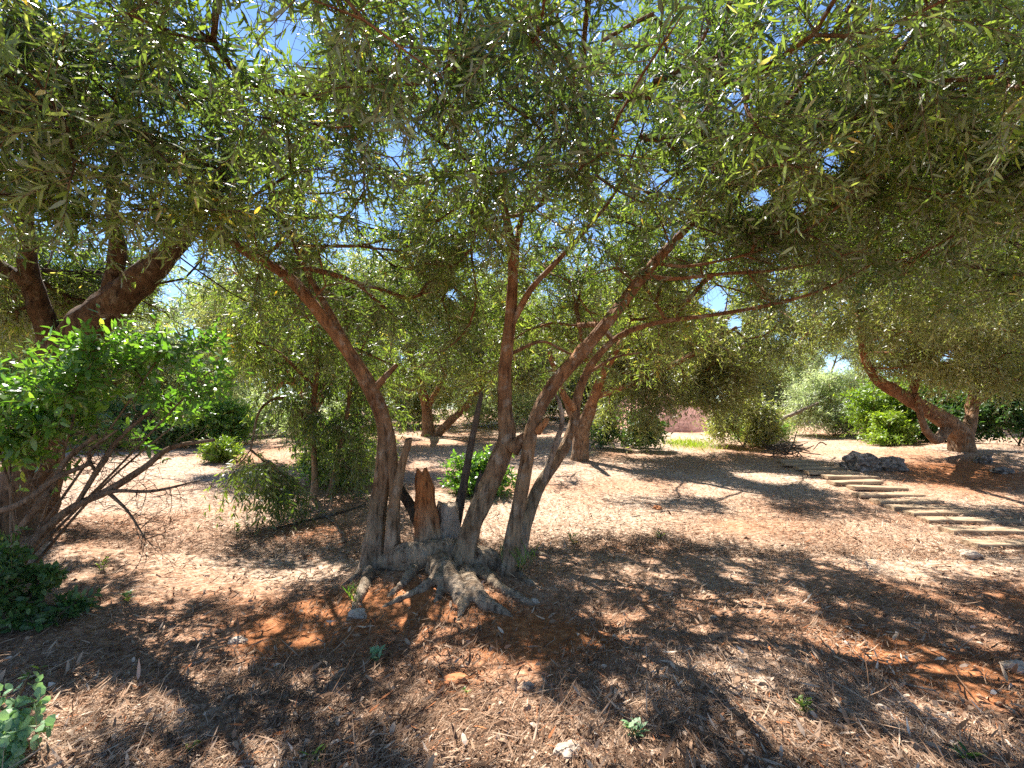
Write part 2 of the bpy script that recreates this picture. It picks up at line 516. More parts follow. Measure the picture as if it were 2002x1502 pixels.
def open_air(P, jitter=0.35, r=None, shaft=1.0):
    """True where foliage may grow"""
    r = r or rng
    P = np.asarray(P)
    ok = np.ones(len(P), bool)
    Y = np.maximum(P[:, 1], 0.05)
    px = CX + P[:, 0] / Y * F
    py = HZ - (P[:, 2] - CZ) / Y * F
    jt = 1 + jitter * (r.random(len(P)) * 2 - 1)
    pq = np.stack([px, py], -1)
    wob = 0.85 + 0.65 * noise(pq / 30.0, 17) + 0.45 * noise(pq / 12.0, 18)
    for (gx, gy, gr, gY) in VIEW_GAPS:
        ok &= ~((np.hypot(px - gx, (py - gy) * 1.1) < .78 * gr * jt * wob) & (P[:, 1] > gY))
    for (c, rad) in SUN_SHAFTS:
        d = P - c
        t = d @ SUN
        q = np.linalg.norm(d - t[:, None] * SUN, axis=1)
        ok &= ~((q < rad * shaft * jt) & (t > 0.12))
    if shaft >= 1.0:
        fu = np.clip(((P @ SU - FLECK0[0]) / .01).astype(int), 0, FLECK.shape[0] - 1)
        fv = np.clip(((P @ SV - FLECK0[1]) / .01).astype(int), 0, FLECK.shape[1] - 1)
        ok &= ~(FLECK[fu, fv] & (P[:, 2] > .8))
    # keep clear of where people stand to look
    ok &= ~((np.abs(P[:, 0]) < 2.2) & (P[:, 1] < 1.35) & (P[:, 1] > -1.5) & (P[:, 2] < 2.6))
    return ok


def sprays(S, D, Lt, pairs, lL, lW, droop=0.25, ang=48, bend=0.12, shape=(0.32, 0.50, 0.68, 0.40), fill=0.9, twig_r=0.0022, r=None, lvar=0.35, hang=0.25):
    """twigs starting at S with direction D, carrying opposite pairs of leaves; vectorised"""
    r = r or rng
    k = len(S)
    D = nrm(D)
    def pt(t):
        return S + D * (Lt * t)[:, None] - UP * (Lt * droop * t * t)[:, None]
    out, tone = [], []
    base_tone = np.clip(.5 * r.random(k) + .5 * (.5 + 1.0 * noise(S * 1.3, 23) + .35 * noise(S * 4, 24)), 0, 1)
    for j in range(pairs):
        t = np.full(k, 0.12 + 0.86 * (j + 0.5 * r.random()) / pairs)
        B = pt(t)
        T = nrm(D - UP * (2 * droop * t)[:, None])
        u = nrm(np.cross(T, UP + 0.01 * r.standard_normal((k, 3))))
        v = np.cross(T, u)
        ph = (j % 2) * np.pi / 2 + r.normal(0, 0.35, k)
        for s in (0, np.pi):
            keep = r.random(k) < fill
            a = np.radians(r.normal(ang, 13, k))
            side = u * np.cos(ph + s)[:, None] + v * np.sin(ph + s)[:, None]
            LD = T * np.cos(a)[:, None] + side * np.sin(a)[:, None] - UP * (hang * r.random(k))[:, None]
            LD = nrm(LD + 0.12 * r.standard_normal((k, 3)))
            N = T * 0.8 + UP * 0.7 + 0.55 * r.standard_normal((k, 3))
            sz = (1 - lvar + 2 * lvar * r.random(k)) * (1 - 0.35 * t ** 3)
            lv = leaf_verts(B, LD, N, lL * sz, lW * sz * (0.8 + 0.4 * r.random(k)), bend * (r.random(k) * 2 - 0.5), shape=shape)
            out.append(lv[keep])
            tone.append(np.clip(0.55 * base_tone + 0.45 * r.random(k) + (r.random(k) < 0.012) * 0.6, 0, 1)[keep])
    st = sticks_from(S, pt(np.full(k, 0.5)), pt(np.ones(k)), np.full(k, twig_r), np.full(k, twig_r * 0.45))
    return np.concatenate(out), np.concatenate(tone), st


def sample_volume(ells, n, seed, thr=-0.25, nscale=1.4, shell=0.0, r=None):
    """points inside a union of ellipsoids, clumped by noise"""
    r = r or rng
    w = np.array([e[1][0] * e[1][1] * e[1][2] * (e[2] if len(e) > 2 else 1.0) for e in ells])
    w = w / w.sum()
    out = []
    tot = 0
    while tot < n:
        i = r.choice(len(ells), size=n, p=w)
        p = nrm(r.standard_normal((n, 3))) * (shell + (1 - shell) * r.random((n, 1)) ** (1 / 3))
        c = np.array([ells[k][0] for k in range(len(ells))])[i]
        s = np.array([ells[k][1] for k in range(len(ells))])[i]
        P = c + p * s
        P = P[noise(P * nscale, seed) > thr]
        out.append(P); tot += len(P)
    return np.concatenate(out)[:n]


def grow(nodes, targets, seed=0, jitter=0.06, steps=0.30, upbias=0.0):
    """join every target to the nearest wood already there; returns node array, parent index, target node ids"""
    r = np.random.default_rng(seed)
    N = [np.array(p) for p in nodes]
    par = [-1] * len(N)
    A = np.array(N)
    d0 = np.min(np.linalg.norm(targets[:, None] - A[None, ::2], axis=2), axis=1)
    cap = len(N) + len(targets) * 12
    buf = np.zeros((cap, 3)); buf[:len(N)] = A
    m = len(N)
    ends = np.zeros(len(targets), int)
    for i in np.argsort(d0):
        c = targets[i]
        d = np.linalg.norm(buf[:m] - c, axis=1)
        k = int(np.argmin(d))
        a, L = buf[k].copy(), d[k]
        ns = min(10, max(1, int(round(L / steps))))
        prev = k
        bow = r.standard_normal(3) * jitter * min(L, 1.0) + UP * 0.10 * L
        for s in range(1, ns + 1):
            t = s / ns
            p = a + (c - a) * t + (bow * 4 * t * (1 - t) if s < ns else 0)
            buf[m] = p; par.append(prev); prev = m; m += 1
        ends[i] = prev
    N, par = buf[:m].copy(), np.array(par)
    n0 = len(nodes)
    ii = np.arange(n0, m)
    for _ in range(5):                                 # relax kinks
        acc = np.zeros((m, 3)); c = np.zeros(m)
        np.add.at(acc, par[ii], N[ii]); np.add.at(c, par[ii], 1)
        inner = ii[c[ii] > 0]
        N[inner] = .4 * N[inner] + .3 * N[par[inner]] + .3 * acc[inner] / c[inner][:, None]
    return N, par, ends


def branch_geo(N, par, ends, n0, rmin=0.0028, k=0.0022, seg=6, rmax=0.05):
    cnt = np.zeros(len(N))
    cnt[ends] += 1
    for i in range(len(N) - 1, n0 - 1, -1):
        cnt[par[i]] += cnt[i]
    rad = np.minimum(rmin + k * np.sqrt(np.maximum(cnt, 0)), rmax)
    i = np.arange(n0, len(N)); p = par[i]
    A, B = N[p], N[i]
    rb = rad[i].copy(); ra = rb * 1.12
    big = np.zeros(len(N))                             # every piece tapers to its thickest continuation
    np.maximum.at(big, p, rad[i])
    rb = np.where(big[i] > 0, np.minimum(rb, big[i] * 1.15), .6 * rmin)
    # direction continuity: shared ring frame per node
    Tn = np.zeros_like(N); Tn[i] = nrm(B - A)
    Tp = np.where((p >= n0)[:, None], Tn[p], Tn[i])
    Tb = Tn[i]
    ref = np.array([0.31, 0.17, 0.93])
    def ring(C, T, r):
        u = nrm(np.cross(T, ref)); v = np.cross(T, u)
        a = np.linspace(0, 2 * np.pi, seg, endpoint=False)
        return C[:, None] + (u[:, None] * np.cos(a)[None, :, None] + v[:, None] * np.sin(a)[None, :, None]) * r[:, None, None]
    mid = (A + B) / 2 + noise(np.stack([i * 1.7, i * 0.3, i * 0.9], -1), 4)[:, None] * 0.02 * rb[:, None] / 0.01 * 0.3
    R0, R2 = ring(A, nrm(Tp + Tb), ra), ring(B, Tb, rb)
    R1 = ring(mid, Tb, (ra + rb) / 2)
    V = np.concatenate([R0, R1, R2], 1)
    f = []
    for s in (0, seg):
        for j in range(seg):
            f.append([s + j, s + (j + 1) % seg, s + seg + (j + 1) % seg, s + seg + j])
    Q = (np.arange(len(i))[:, None, None] * 3 * seg + np.array(f)[None]).reshape(-1, 4)
    return V.reshape(-1, 3), Q


def crown(root, limb_nodes, ells, nclus, ntw, seed, leaf=(0.062, 0.012), pairs=8, tl=(0.25, 0.45), droop=0.3, lmat=None, bark=None, thr=-0.3, nscale=1.4,
          branch_name="branches", crown_name="crown", twig_mat=None, hang=0.25, k=0.0020, rmax=0.024, spread=0.9, down=0.0, steps=0.3, fill=0.9, keep_all=False, shaft=1.0, shape=(0.32, 0.50, 0.68, 0.40), ang=48, bend=0.12):
    r = np.random.default_rng(seed)
    C = sample_volume(ells, nclus, seed, thr, nscale, r=r)
    if not keep_all:
        C = C[open_air(C, r=r, shaft=shaft)]
    N, par, ends = grow(limb_nodes, C, seed, steps=steps)
    wood = branch_geo(N, par, ends, len(limb_nodes), k=k, rmax=rmax) if bark is not None else None
    e = np.repeat(ends, ntw)
    pp = np.where(par[e] >= 0, par[e], e)
    A, B = N[pp], N[e]
    t = r.random(len(e))[:, None]
    S = A + (B - A) * t
    bd = nrm(B - A)
    D = nrm(0.55 * bd + spread * nrm(r.standard_normal((len(e), 3))) * [1, 1, 0.7] - UP * down)
    Lt = tl[0] + (tl[1] - tl[0]) * r.random(len(e))
    tip = S + D * (Lt * 0.6)[:, None]
    if not keep_all:
        ok = open_air(tip, r=r, shaft=shaft)
        S, D, Lt = S[ok], D[ok], Lt[ok]
    # never into the ground
    g = gz(S[:, 0], S[:, 1]); ok = S[:, 2] > g + 0.06
    S, D, Lt = S[ok], D[ok], Lt[ok]
    LV, tone, st = sprays(S, D, Lt, pairs, leaf[0], leaf[1], droop=droop, r=r, hang=hang, fill=fill, shape=shape, ang=ang, bend=bend)
    hi = LV[:, :, 2].min(1) > gz(LV[:, 0, 0], LV[:, 0, 1]) + 0.01
    if not keep_all:                                   # trim single leaves that close a gap again
        hi &= open_air(LV[:, 3], 0.75, r, shaft)
    LV, tone = LV[hi], tone[hi]
    o = leaf_mesh(crown_name, LV, tone, lmat, root, st, twig_mat or TWIG, wood, bark)
    return o, len(LV)


def px_line(pts, Y0=None):
    """pts: (px, py, Y, radius px) -> world points and radii"""
    P = np.array([at(p[0], p[1], p[2]) for p in pts])
    R = np.array([p[3] / F * p[2] for p in pts])
    return P, R


STATS = {}

# foliage gaps ------------------------------------------------------
VIEW_GAPS += [(560, 55, 52, 0), (500, 20, 45, 0), (590, 110, 30, 0), (775, 300, 26, 0), (885, 575, 15, 0), (500, 385, 26, 0),
              (1400, 580, 32, 0), (1360, 545, 20, 0), (1440, 630, 26, 0), (1480, 380, 28, 0), (1560, 400, 22, 0), (1620, 310, 34, 0), (1300, 350, 34, 0), (1060, 400, 22, 0), (1230, 250, 24, 0),
              (1450, 210, 26, 0), (1760, 60, 26, 0), (1960, 130, 30, 0), (1590, 770, 62, 0), (1540, 800, 40, 0), (1640, 730, 38, 0), (1850, 697, 16, 0), (1335, 842, 58, 0), (1310, 845, 24, 0), (1362, 850, 24, 0),
              (330, 570, 26, 0), (370, 650, 24, 0), (345, 495, 16, 0), (1020, 770, 26, 5), (545, 165, 20, 0), (930, 500, 20, 0), (210, 20, 16, 0), (1860, 180, 26, 0)]

# where the sun falls on the ground ------------------------------------------------------
for (px, py, rad) in [(930, 1400, 0.22), (1040, 1480, 0.22), (850, 1290, 0.12), (960, 1300, 0.12), (1010, 1380, 0.12), (900, 1460, 0.18), (1230, 1480, 0.12), (930, 1160, 0.13), (850, 1150, 0.10),
                      (1380, 1165, 0.13), (1480, 1195, 0.15), (1600, 1225, 0.13), (1680, 1270, 0.13), (1790, 1300, 0.13), (1960, 1340, 0.12), (1560, 1180, 0.12), (1750, 1210, 0.10),
                      (180, 1075, 0.28), (290, 1080, 0.25), (330, 1130, 0.12), (160, 1125, 0.14), (560, 1130, 0.12), (620, 1110, 0.14), (500, 1245, 0.09), (600, 1180, 0.08), (620, 1250, 0.07),
                      (1300, 1070, 0.10), (1680, 1020, 0.25), (1790, 1070, 0.22), (1400, 1040, 0.14), (1560, 1060, 0.16), (500, 1050, 0.16), (640, 1060, 0.12),
                      (880, 1090, 0.12), (150, 1240, 0.08), (330, 1420, 0.06), (580, 1440, 0.06), (1440, 1130, 0.12)]:
    SUN_SHAFTS.append((gpt(px, py), rad * .72))
for (px, py, rad) in [(150, 960, 1.0), (260, 920, 1.2), (400, 920, 1.2), (300, 1000, .8), (420, 1000, .7), (1250, 960, .9), (1180, 930, .9), (1400, 960, 1.0), (1500, 935, 1.0), (1750, 960, 1.2), (1900, 970, 1.0), (1640, 950, .8),
                      (1250, 885, 1.2), (860, 865, 1.0), (820, 910, .6), (1480, 1000, .4), (1130, 1000, .4), (680, 990, .35), (600, 1020, .3), (1880, 1020, .5), (1960, 1045, .4)]:
    SUN_SHAFTS.append((gpt(px, py), rad))
fl = np.random.default_rng(77)
for _ in range(520):
    c = gpt(fl.uniform(-80, 2080), 1035 + 470 * fl.random() ** 1.15)
    r = 0.014 + 0.05 * fl.random() ** 2
    cu, cv = (c @ SU - FLECK0[0]) / .01, (c @ SV - FLECK0[1]) / .01
    h = int(r * 1.6 / .01) + 2
    a, b = int(cu), int(cv)
    if 0 <= a - h and a + h < FLECK.shape[0] and 0 <= b - h and b + h < FLECK.shape[1]:
        uu, vv = np.meshgrid(np.arange(a - h, a + h + 1), np.arange(b - h, b + h + 1), indexing="ij")
        th_ = fl.random() * 3.14
        du, dv = (uu - cu) * math.cos(th_) + (vv - cv) * math.sin(th_), -(uu - cu) * math.sin(th_) + (vv - cv) * math.cos(th_)
        FLECK[a - h:a + h + 1, b - h:b + h + 1] |= (du / 1.5) ** 2 + dv ** 2 < (r / .01) ** 2
# sun on the broad-leaved bush and the sprays at the left
for (px, py, Y, rad) in [(60, 720, 3.6, .42), (200, 700, 3.6, .42), (320, 720, 3.6, .42), (30, 830, 3.6, .25), (330, 790, 3.7, .25), (520, 980, 5.4, .3), (600, 900, 6.0, .3), (60, 1440, 1.9, 0.12), (40, 1150, 3.2, .12), (1630, 830, 14, 1.8), (1760, 840, 12, 1.0), (1340, 845, 16, 2.5), (1575, 908, 11.5, 1.3), (1640, 932, 10, 1.0), (600, 760, 6.8, .8), (560, 950, 6.2, .7), (650, 880, 7.2, .7)]:
    SUN_SHAFTS.append((at(px, py, Y), rad))

# ------------------------------------------------------------------ ground
def soil_mask(x, y):
    p = np.stack([x, y], -1)
    m = 0.13 + 0.34 * fbm(p * 0.9, 31, 4)
    for (px, py, r, a) in [(640, 1200, 0.38, .8), (560, 1260, 0.28, .7), (820, 1180, 0.25, .8), (1050, 1240, 0.35, .7), (760, 1290, 0.30, .5), (1260, 1075, 0.45, .5), (1990, 1330, 0.4, .6), (890, 1335, 0.10, .9),
                           (1650, 1220, 0.35, .45), (1150, 1260, .25, .4), (1760, 1300, .3, .5), (1150, 985, .5, .3), (640, 1040, .5, .35), (1880, 925, 1.2, .7), (1950, 1180, .7, .4)]:
        c = _SOILC.setdefault((px, py), gpt(px, py))
        m = m + a * np.exp(-((x - c[0]) ** 2 + (y - c[1]) ** 2) / r ** 2)
    return m


_SOILC = {}
na, nr = 1100, 330
ang = np.linspace(0, 2 * np.pi, na, endpoint=False)
# more spokes towards the view
ang = ang + 0.45 * np.sin(ang * 1.0)          # denser about pi -> view direction below
rad = np.concatenate([np.linspace(0.05, 1.4, 20, endpoint=False), 1.4 * (400 / 1.4) ** (np.linspace(0, 1, nr - 20) ** 1.25)])
th = ang - np.pi / 2                           # angle pi -> +Y
gx = rad[:, None] * np.cos(th)[None]
gy = rad[:, None] * np.sin(th)[None] * 1.0
gx, gy = gx, gy
zz = gz(gx, gy)
near = np.clip(1.3 - np.hypot(gx, gy) / 12, 0, 1)
zz = zz + near * 0.006 * fbm(np.stack([gx, gy], -1) * 14, 41, 3)
V = np.stack([gx, gy, zz], -1).reshape(-1, 3)
idx = np.arange(nr * na).reshape(nr, na)
Q = np.stack([idx[:-1], idx[1:], np.roll(idx[1:], -1, 1), np.roll(idx[:-1], -1, 1)], -1).reshape(-1, 4)
# fill the middle
V = np.vstack([V, [[0, 0, float(gz(0, 0))]]])
T = np.stack([idx[0], np.roll(idx[0], -1), np.full(na, nr * na)], -1)
sm = soil_mask(V[:, 0], V[:, 1])
g_o = mesh_obj("ground", V, [Q, T], ground_mat(), attrs={"soil": ('POINT', sm)})
tag(g_o, "red earth strewn with dry straw under the olive trees", "ground", kind="structure")


# dry litter: straw, fallen olive leaves and bits of twig
def litter(n, ymin, ymax, seed, Ls, Ws, power=1.0, xlim=1.35):
    r = np.random.default_rng(seed)
    u = r.random(n)
    Y = 1 / (1 / ymin + u * (1 / ymax - 1 / ymin))       # even in the picture
    X = (r.random(n) * 2 - 1) * xlim * Y
    m = soil_mask(X, Y)
    dens = np.clip(1.15 - 0.9 * np.clip(m - 0.25, 0, 1) + 0.6 * fbm(np.stack([X, Y], -1) * 2.4, 77, 4), 0.05, 1.3)
    k = r.random(n) < dens
    X, Y = X[k], Y[k]
    n = len(X)
    kind = r.random(n)
    L = Ls[0] + (Ls[1] - Ls[0]) * r.random(n) ** 2
    W = Ws[0] + (Ws[1] - Ws[0]) * r.random(n)
    leafy = kind < 0.16
    W = np.where(leafy, np.minimum(L * 0.17, 0.010), W)
    L = np.where(leafy, np.minimum(L, 0.075), L)
    a = r.random(n) * 2 * np.pi
    flow = 1.1 + 1.2 * fbm(np.stack([X, Y], -1) * 0.8, 55, 2)
    a = np.where(r.random(n) < 0.45, flow + r.normal(0, 0.5, n), a)
    tilt = r.normal(0.05, 0.16, n)
    D = np.stack([np.cos(a) * np.cos(tilt), np.sin(a) * np.cos(tilt), np.sin(tilt)], -1)
    N = UP + 0.45 * r.standard_normal((n, 3))
    z = gz(X, Y) + 0.004 + 0.022 * r.random(n) ** 2 + np.abs(np.sin(tilt)) * L * 0.5
    B = np.stack([X, Y, z], -1) - D * L[:, None] / 2
    LV = leaf_verts(B, D, N, L, W, 0.25 * r.standard_normal(n), fold=0.25)
    tone = np.clip(r.beta(1.5, 2.1, n) * 0.95 + 0.17 * fbm(np.stack([X, Y], -1) * 1.7, 66, 3), 0, 0.97)
    tone = np.where(r.random(n) < 0.03, 1.0, tone)
    return LV, tone


LVa, ta = litter(300000, 1.2, 5.2, 1, (0.014, 0.095), (0.0011, 0.0030))
LVb, tb = litter(110000, 4.5, 13.0, 2, (0.03, 0.12), (0.0025, 0.006), xlim=1.2)
rl = np.random.default_rng(9)
Yd = 1 / (1 / 1.3 + rl.random(2600) * (1 / 6.0 - 1 / 1.3)); Xd = (rl.random(2600) * 2 - 1) * 1.2 * Yd
ad_ = rl.random(2600) * 6.28
LVd = leaf_verts(np.stack([Xd, Yd, gz(Xd, Yd) + .012 + .015 * rl.random(2600)], -1), np.stack([np.cos(ad_), np.sin(ad_), rl.normal(0, .25, 2600)], -1), UP + .7 * rl.standard_normal((2600, 3)), .025 + .03 * rl.random(2600), .010 + .012 * rl.random(2600), rl.normal(0, .8, 2600), fold=.5, shape=(.3, .5, .7, .42))
td = np.clip(rl.beta(1.5, 1.8, 2600), 0, 1)
LVc, tc = litter(5000, 1.3, 7.0, 3, (0.10, 0.34), (0.003, 0.006))
lit = leaf_mesh("leaf_litter", np.concatenate([LVa, LVb, LVc, LVd]), np.concatenate([ta, tb, tc * .8, td]), LITTER)
tag(lit, "dry straw, fallen olive leaves and twig bits littering the earth", "leaf litter", kind="stuff")

# ------------------------------------------------------------------ the olive tree in the middle
base = np.array([-0.45, 3.9, float(gz(-0.45, 3.9))])
main = thing("olive_tree", base, "many-stemmed olive tree with cut stubs in the middle, its crown arching overhead", "tree", "olive trees of the grove")
limbs = []          # skeleton nodes that carry foliage


def stem(pts, name, m, parent, seg=40, rough=0.125, seed=0, jag=0.0, carry=None, step=0.02, twist=0.8):
    g = Geo()
    P, R = px_line(pts)
    py = np.array([p[1] for p in pts])
    R = R * np.where(py > 1060, 0.50, np.where(py > 1000, 0.43, 0.42))
    if name in ("broken_stub", "stump", "cut_stub"):
        R = R / np.where(py > 1060, 0.50, np.where(py > 1000, 0.43, 0.42)) * .52
    C, rd = tube(g, P, R, step, seg, rough, seed, jag, twist=twist)
    o = g.build(name, m, parent)
    if carry is not None:
        limbs.extend(list(C[C[:, 2] > carry][::4]))
    return o


# left stem
stem([(715, 1175, 4.0, 62), (726, 1115, 4.0, 48), (738, 1010, 4.05, 40), (752, 900, 4.05, 36), (752, 830, 4.05, 34), (725, 760, 4.0, 32), (675, 680, 3.95, 28), (615, 600, 3.9, 25), (555, 535, 3.85, 22),
      (470, 485, 3.8, 17), (415, 415, 3.7, 14), (370, 325, 3.6, 12), (335, 190, 3.4, 8), (300, 60, 3.2, 4)], "stem", BARK, main, seed=1, carry=1.9)
stem([(770, 1130, 3.95, 30), (772, 1040, 4.0, 24), (770, 930, 4.0, 22), (764, 850, 4.02, 20), (745, 790, 4.0, 14)], "stem", BARK, main, seed=2, seg=16)
stem([(690, 690, 4.05, 14), (650, 620, 4.1, 16), (600, 530, 4.2, 13), (560, 440, 4.3, 10), (520, 330, 4.4, 7), (505, 240, 4.4, 4)], "branch", BARK, main, seed=3, seg=12, carry=1.9)
stem([(732, 760, 4.0, 14), (752, 738, 4.02, 11), (775, 714, 4.05, 8)], "broken_stub", BARK, main, seed=4, seg=10, jag=0.02)
# cut stub beside the left stem
stem([(762, 1080, 3.9, 24), (770, 990, 3.9, 20), (785, 915, 3.92, 15), (798, 866, 3.95, 13), (799, 858, 3.95, 12)], "cut_stub", BARK, main, seed=5, seg=14, rough=.07)
# broken orange stub
stem([(835, 1100, 3.95, 60), (834, 1030, 3.98, 44), (830, 975, 4.0, 37), (827, 940, 4.0, 31), (824, 918, 4.0, 22)], "broken_stub", BARK_ORANGE, main, seed=6, seg=26, rough=.16, jag=0.05)
stem([(830, 1040, 4.2, 34), (800, 985, 4.25, 27), (770, 935, 4.3, 18), (755, 905, 4.35, 10)], "dead_stub", BARK_DARK, main, seed=7, seg=14, rough=.12, jag=.03)
# stump in the middle
stem([(868, 1120, 4.05, 70), (872, 1060, 4.08, 52), (874, 1005, 4.1, 42), (876, 985, 4.1, 36)], "stump", BARK_ROOT, main, seed=8, seg=26, rough=.16, jag=.03)
# dark leaning stubs
stem([(868, 1110, 4.08, 34), (888, 1030, 4.13, 28), (905, 955, 4.2, 19), (921, 870, 4.25, 16), (936, 795, 4.3, 12), (941, 770, 4.3, 9)], "dead_stub", BARK_DARK, main, seed=9, seg=16, rough=.08, jag=.025)
stem([(915, 1040, 4.1, 24), (930, 975, 4.1, 17), (942, 925, 4.1, 12)], "dead_stub", BARK_DARK, main, seed=10, seg=12, rough=.1, jag=.03)
# centre stem
stem([(905, 1160, 3.72, 60), (906, 1095, 3.78, 44), (922, 1030, 3.82, 42), (945, 970, 3.85, 46), (972, 910, 3.88, 47), (990, 855, 3.9, 42), (987, 790, 3.92, 33), (988, 710, 3.9, 28), (998, 620, 3.9, 26), (1002, 540, 3.9, 22),
      (995, 455, 3.85, 18), (968, 355, 3.8, 14), (920, 318, 3.75, 12), (870, 285, 3.7, 10), (800, 225, 3.5, 7), (740, 120, 3.2, 4)], "stem", BARK, main, seed=11, carry=1.8, seg=44)
stem([(998, 640, 3.9, 16), (1035, 570, 3.85, 15), (1085, 515, 3.8, 12), (1140, 455, 3.75, 10), (1200, 380, 3.6, 7), (1250, 270, 3.4, 5), (1290, 120, 3.1, 3)], "branch", BARK, main, seed=12, seg=12, carry=1.8)
stem([(1005, 560, 3.92, 14), (1012, 470, 3.95, 12), (1030, 395, 4.0, 10), (1075, 345, 4.0, 9), (1135, 300, 3.9, 8), (1160, 190, 3.8, 6), (1180, 60, 3.6, 4)], "branch", BARK, main, seed=13, seg=12, carry=1.8)
stem([(1003, 690, 3.95, 9), (1060, 668, 4.0, 7), (1110, 690, 4.05, 6), (1150, 700, 4.1, 5)], "branch", BARK, main, seed=14, seg=10, carry=1.6)
# burl where the centre stem was cut
stem([(1000, 880, 3.86, 36), (1016, 862, 3.84, 26), (1026, 850, 3.83, 12)], "burl", BARK, main, seed=15, seg=16, rough=.14, jag=.015)
# right stem
stem([(985, 1165, 3.72, 46), (992, 1105, 3.74, 32), (1008, 1020, 3.76, 30), (1026, 920, 3.78, 29), (1042, 830, 3.8, 29), (1080, 755, 3.82, 29), (1145, 680, 3.85, 28), (1210, 600, 3.9, 27), (1270, 525, 3.95, 25), (1335, 455, 4.0, 18),
      (1390, 395, 4.0, 14), (1450, 345, 4.0, 10), (1540, 270, 4.0, 7), (1640, 170, 3.8, 4)], "stem", BARK, main, seed=16, carry=1.8, seg=40)
stem([(1262, 540, 3.95, 13), (1320, 545, 4.0, 9), (1420, 535, 4.1, 8), (1500, 530, 4.2, 7), (1600, 515, 4.3, 5)], "branch", BARK, main, seed=17, seg=10, carry=1.8)
stem([(1280, 515, 3.95, 10), (1350, 520, 3.9, 7), (1450, 500, 3.9, 6), (1540, 470, 3.9, 4)], "branch", BARK, main, seed=18, seg=10, carry=1.8)
stem([(1050, 845, 3.78, 20), (1064, 828, 3.74, 15), (1070, 818, 3.72, 11)], "cut_knob", CUT, main, seed=19, seg=14, rough=.08)
# rear right stem
stem([(1000, 1110, 4.2, 46), (1025, 1030, 4.25, 32), (1055, 950, 4.3, 28), (1095, 890, 4.35, 26), (1120, 830, 4.38, 22), (1133, 760, 4.4, 20), (1165, 700, 4.4, 16), (1215, 655, 4.4, 12), (1290, 630, 4.4, 10), (1400, 615, 4.4, 9),
      (1500, 597, 4.4, 8), (1600, 570, 4.3, 6), (1700, 520, 4.2, 4)], "stem", BARK, main, seed=20, carry=1.7, seg=32)
stem([(1122, 800, 4.36, 18), (1108, 780, 4.3, 15), (1100, 765, 4.27, 10)], "cut_knob", CUT, main, seed=21, seg=14, rough=.12)
stem([(1060, 950, 4.28, 14), (1082, 880, 4.2, 13), (1098, 830, 4.15, 11), (1094, 790, 4.12, 10), (1082, 760, 4.1, 9), (1092, 730, 4.05, 8)], "stem", DRY, main, seed=22, seg=12)
stem([(1150, 730, 4.4, 8), (1200, 700, 4.5, 6), (1250, 690, 4.6, 4)], "branch", BARK, main, seed=23, seg=8, carry=1.6)
# root flare: swollen base and spreading roots grown into one body
def fused(name, chains, m, parent, voxel=0.010, amp=0.013, seed=0):
    g = Geo()
    for k, (P, R) in enumerate(chains):
        tube(g, P, R, .025, 16, .16, seed + k)
        # close the start too
    o = g.build("tmp", m)
    md = o.modifiers.new("remesh", 'REMESH'); md.mode = 'VOXEL'; md.voxel_size = voxel
    sm = o.modifiers.new("smooth", 'SMOOTH'); sm.iterations = 5; sm.factor = .5
    dg = bpy.context.evaluated_depsgraph_get()
    me = o.evaluated_get(dg).to_mesh()
    n = len(me.vertices)
    V = np.zeros(n * 3, np.float32); me.vertices.foreach_get("co", V); V = V.reshape(-1, 3).astype(float)
    Nn = np.zeros(n * 3, np.float32); me.vertices.foreach_get("normal", Nn); Nn = Nn.reshape(-1, 3)
    Q = [list(p.vertices) for p in me.polygons if len(p.vertices) == 4]
    T = [list(p.vertices) for p in me.polygons if len(p.vertices) == 3]
    o.evaluated_get(dg).to_mesh_clear()
    bpy.data.objects.remove(o)
    d = fbm(V * [9, 9, 6], seed + 3, 3) * .6 + .5 * fbm(V * [30, 30, 14], seed + 8, 3)
    V = V + Nn * (d * amp)[:, None]
    return mesh_obj(name, V, [np.array(Q)] + ([np.array(T)] if T else []), m, parent)


def rt(pts):
    n = len(pts)
    P = np.array([gpt(a, b) + [0, 0, d * (.45 - .25 * k / n) if k < n - 1 else -d] for k, (a, b, _, d) in enumerate(pts)]); return P, np.array([d for *_, d in pts])


chains = [px_line([(a, b, c, d * .56) for a, b, c, d in q]) for q in (
    [(712, 1200, 3.95, 58), (720, 1150, 3.98, 44), (730, 1095, 4.0, 34), (737, 1040, 4.03, 27)],
    [(772, 1170, 3.95, 40), (772, 1110, 3.96, 28), (772, 1060, 3.98, 20)],
    [(838, 1190, 3.95, 72), (836, 1120, 3.96, 56), (833, 1050, 3.98, 42)],
    [(870, 1180, 4.05, 76), (872, 1110, 4.06, 58), (873, 1050, 4.08, 44)],
    [(905, 1190, 3.72, 62), (905, 1140, 3.74, 52), (908, 1090, 3.78, 38), (920, 1035, 3.81, 32)],
    [(985, 1185, 3.72, 40), (990, 1140, 3.73, 32), (996, 1085, 3.75, 24), (1005, 1030, 3.76, 22)],
    [(1000, 1150, 4.2, 46), (1010, 1080, 4.22, 32), (1022, 1035, 4.25, 22)])]
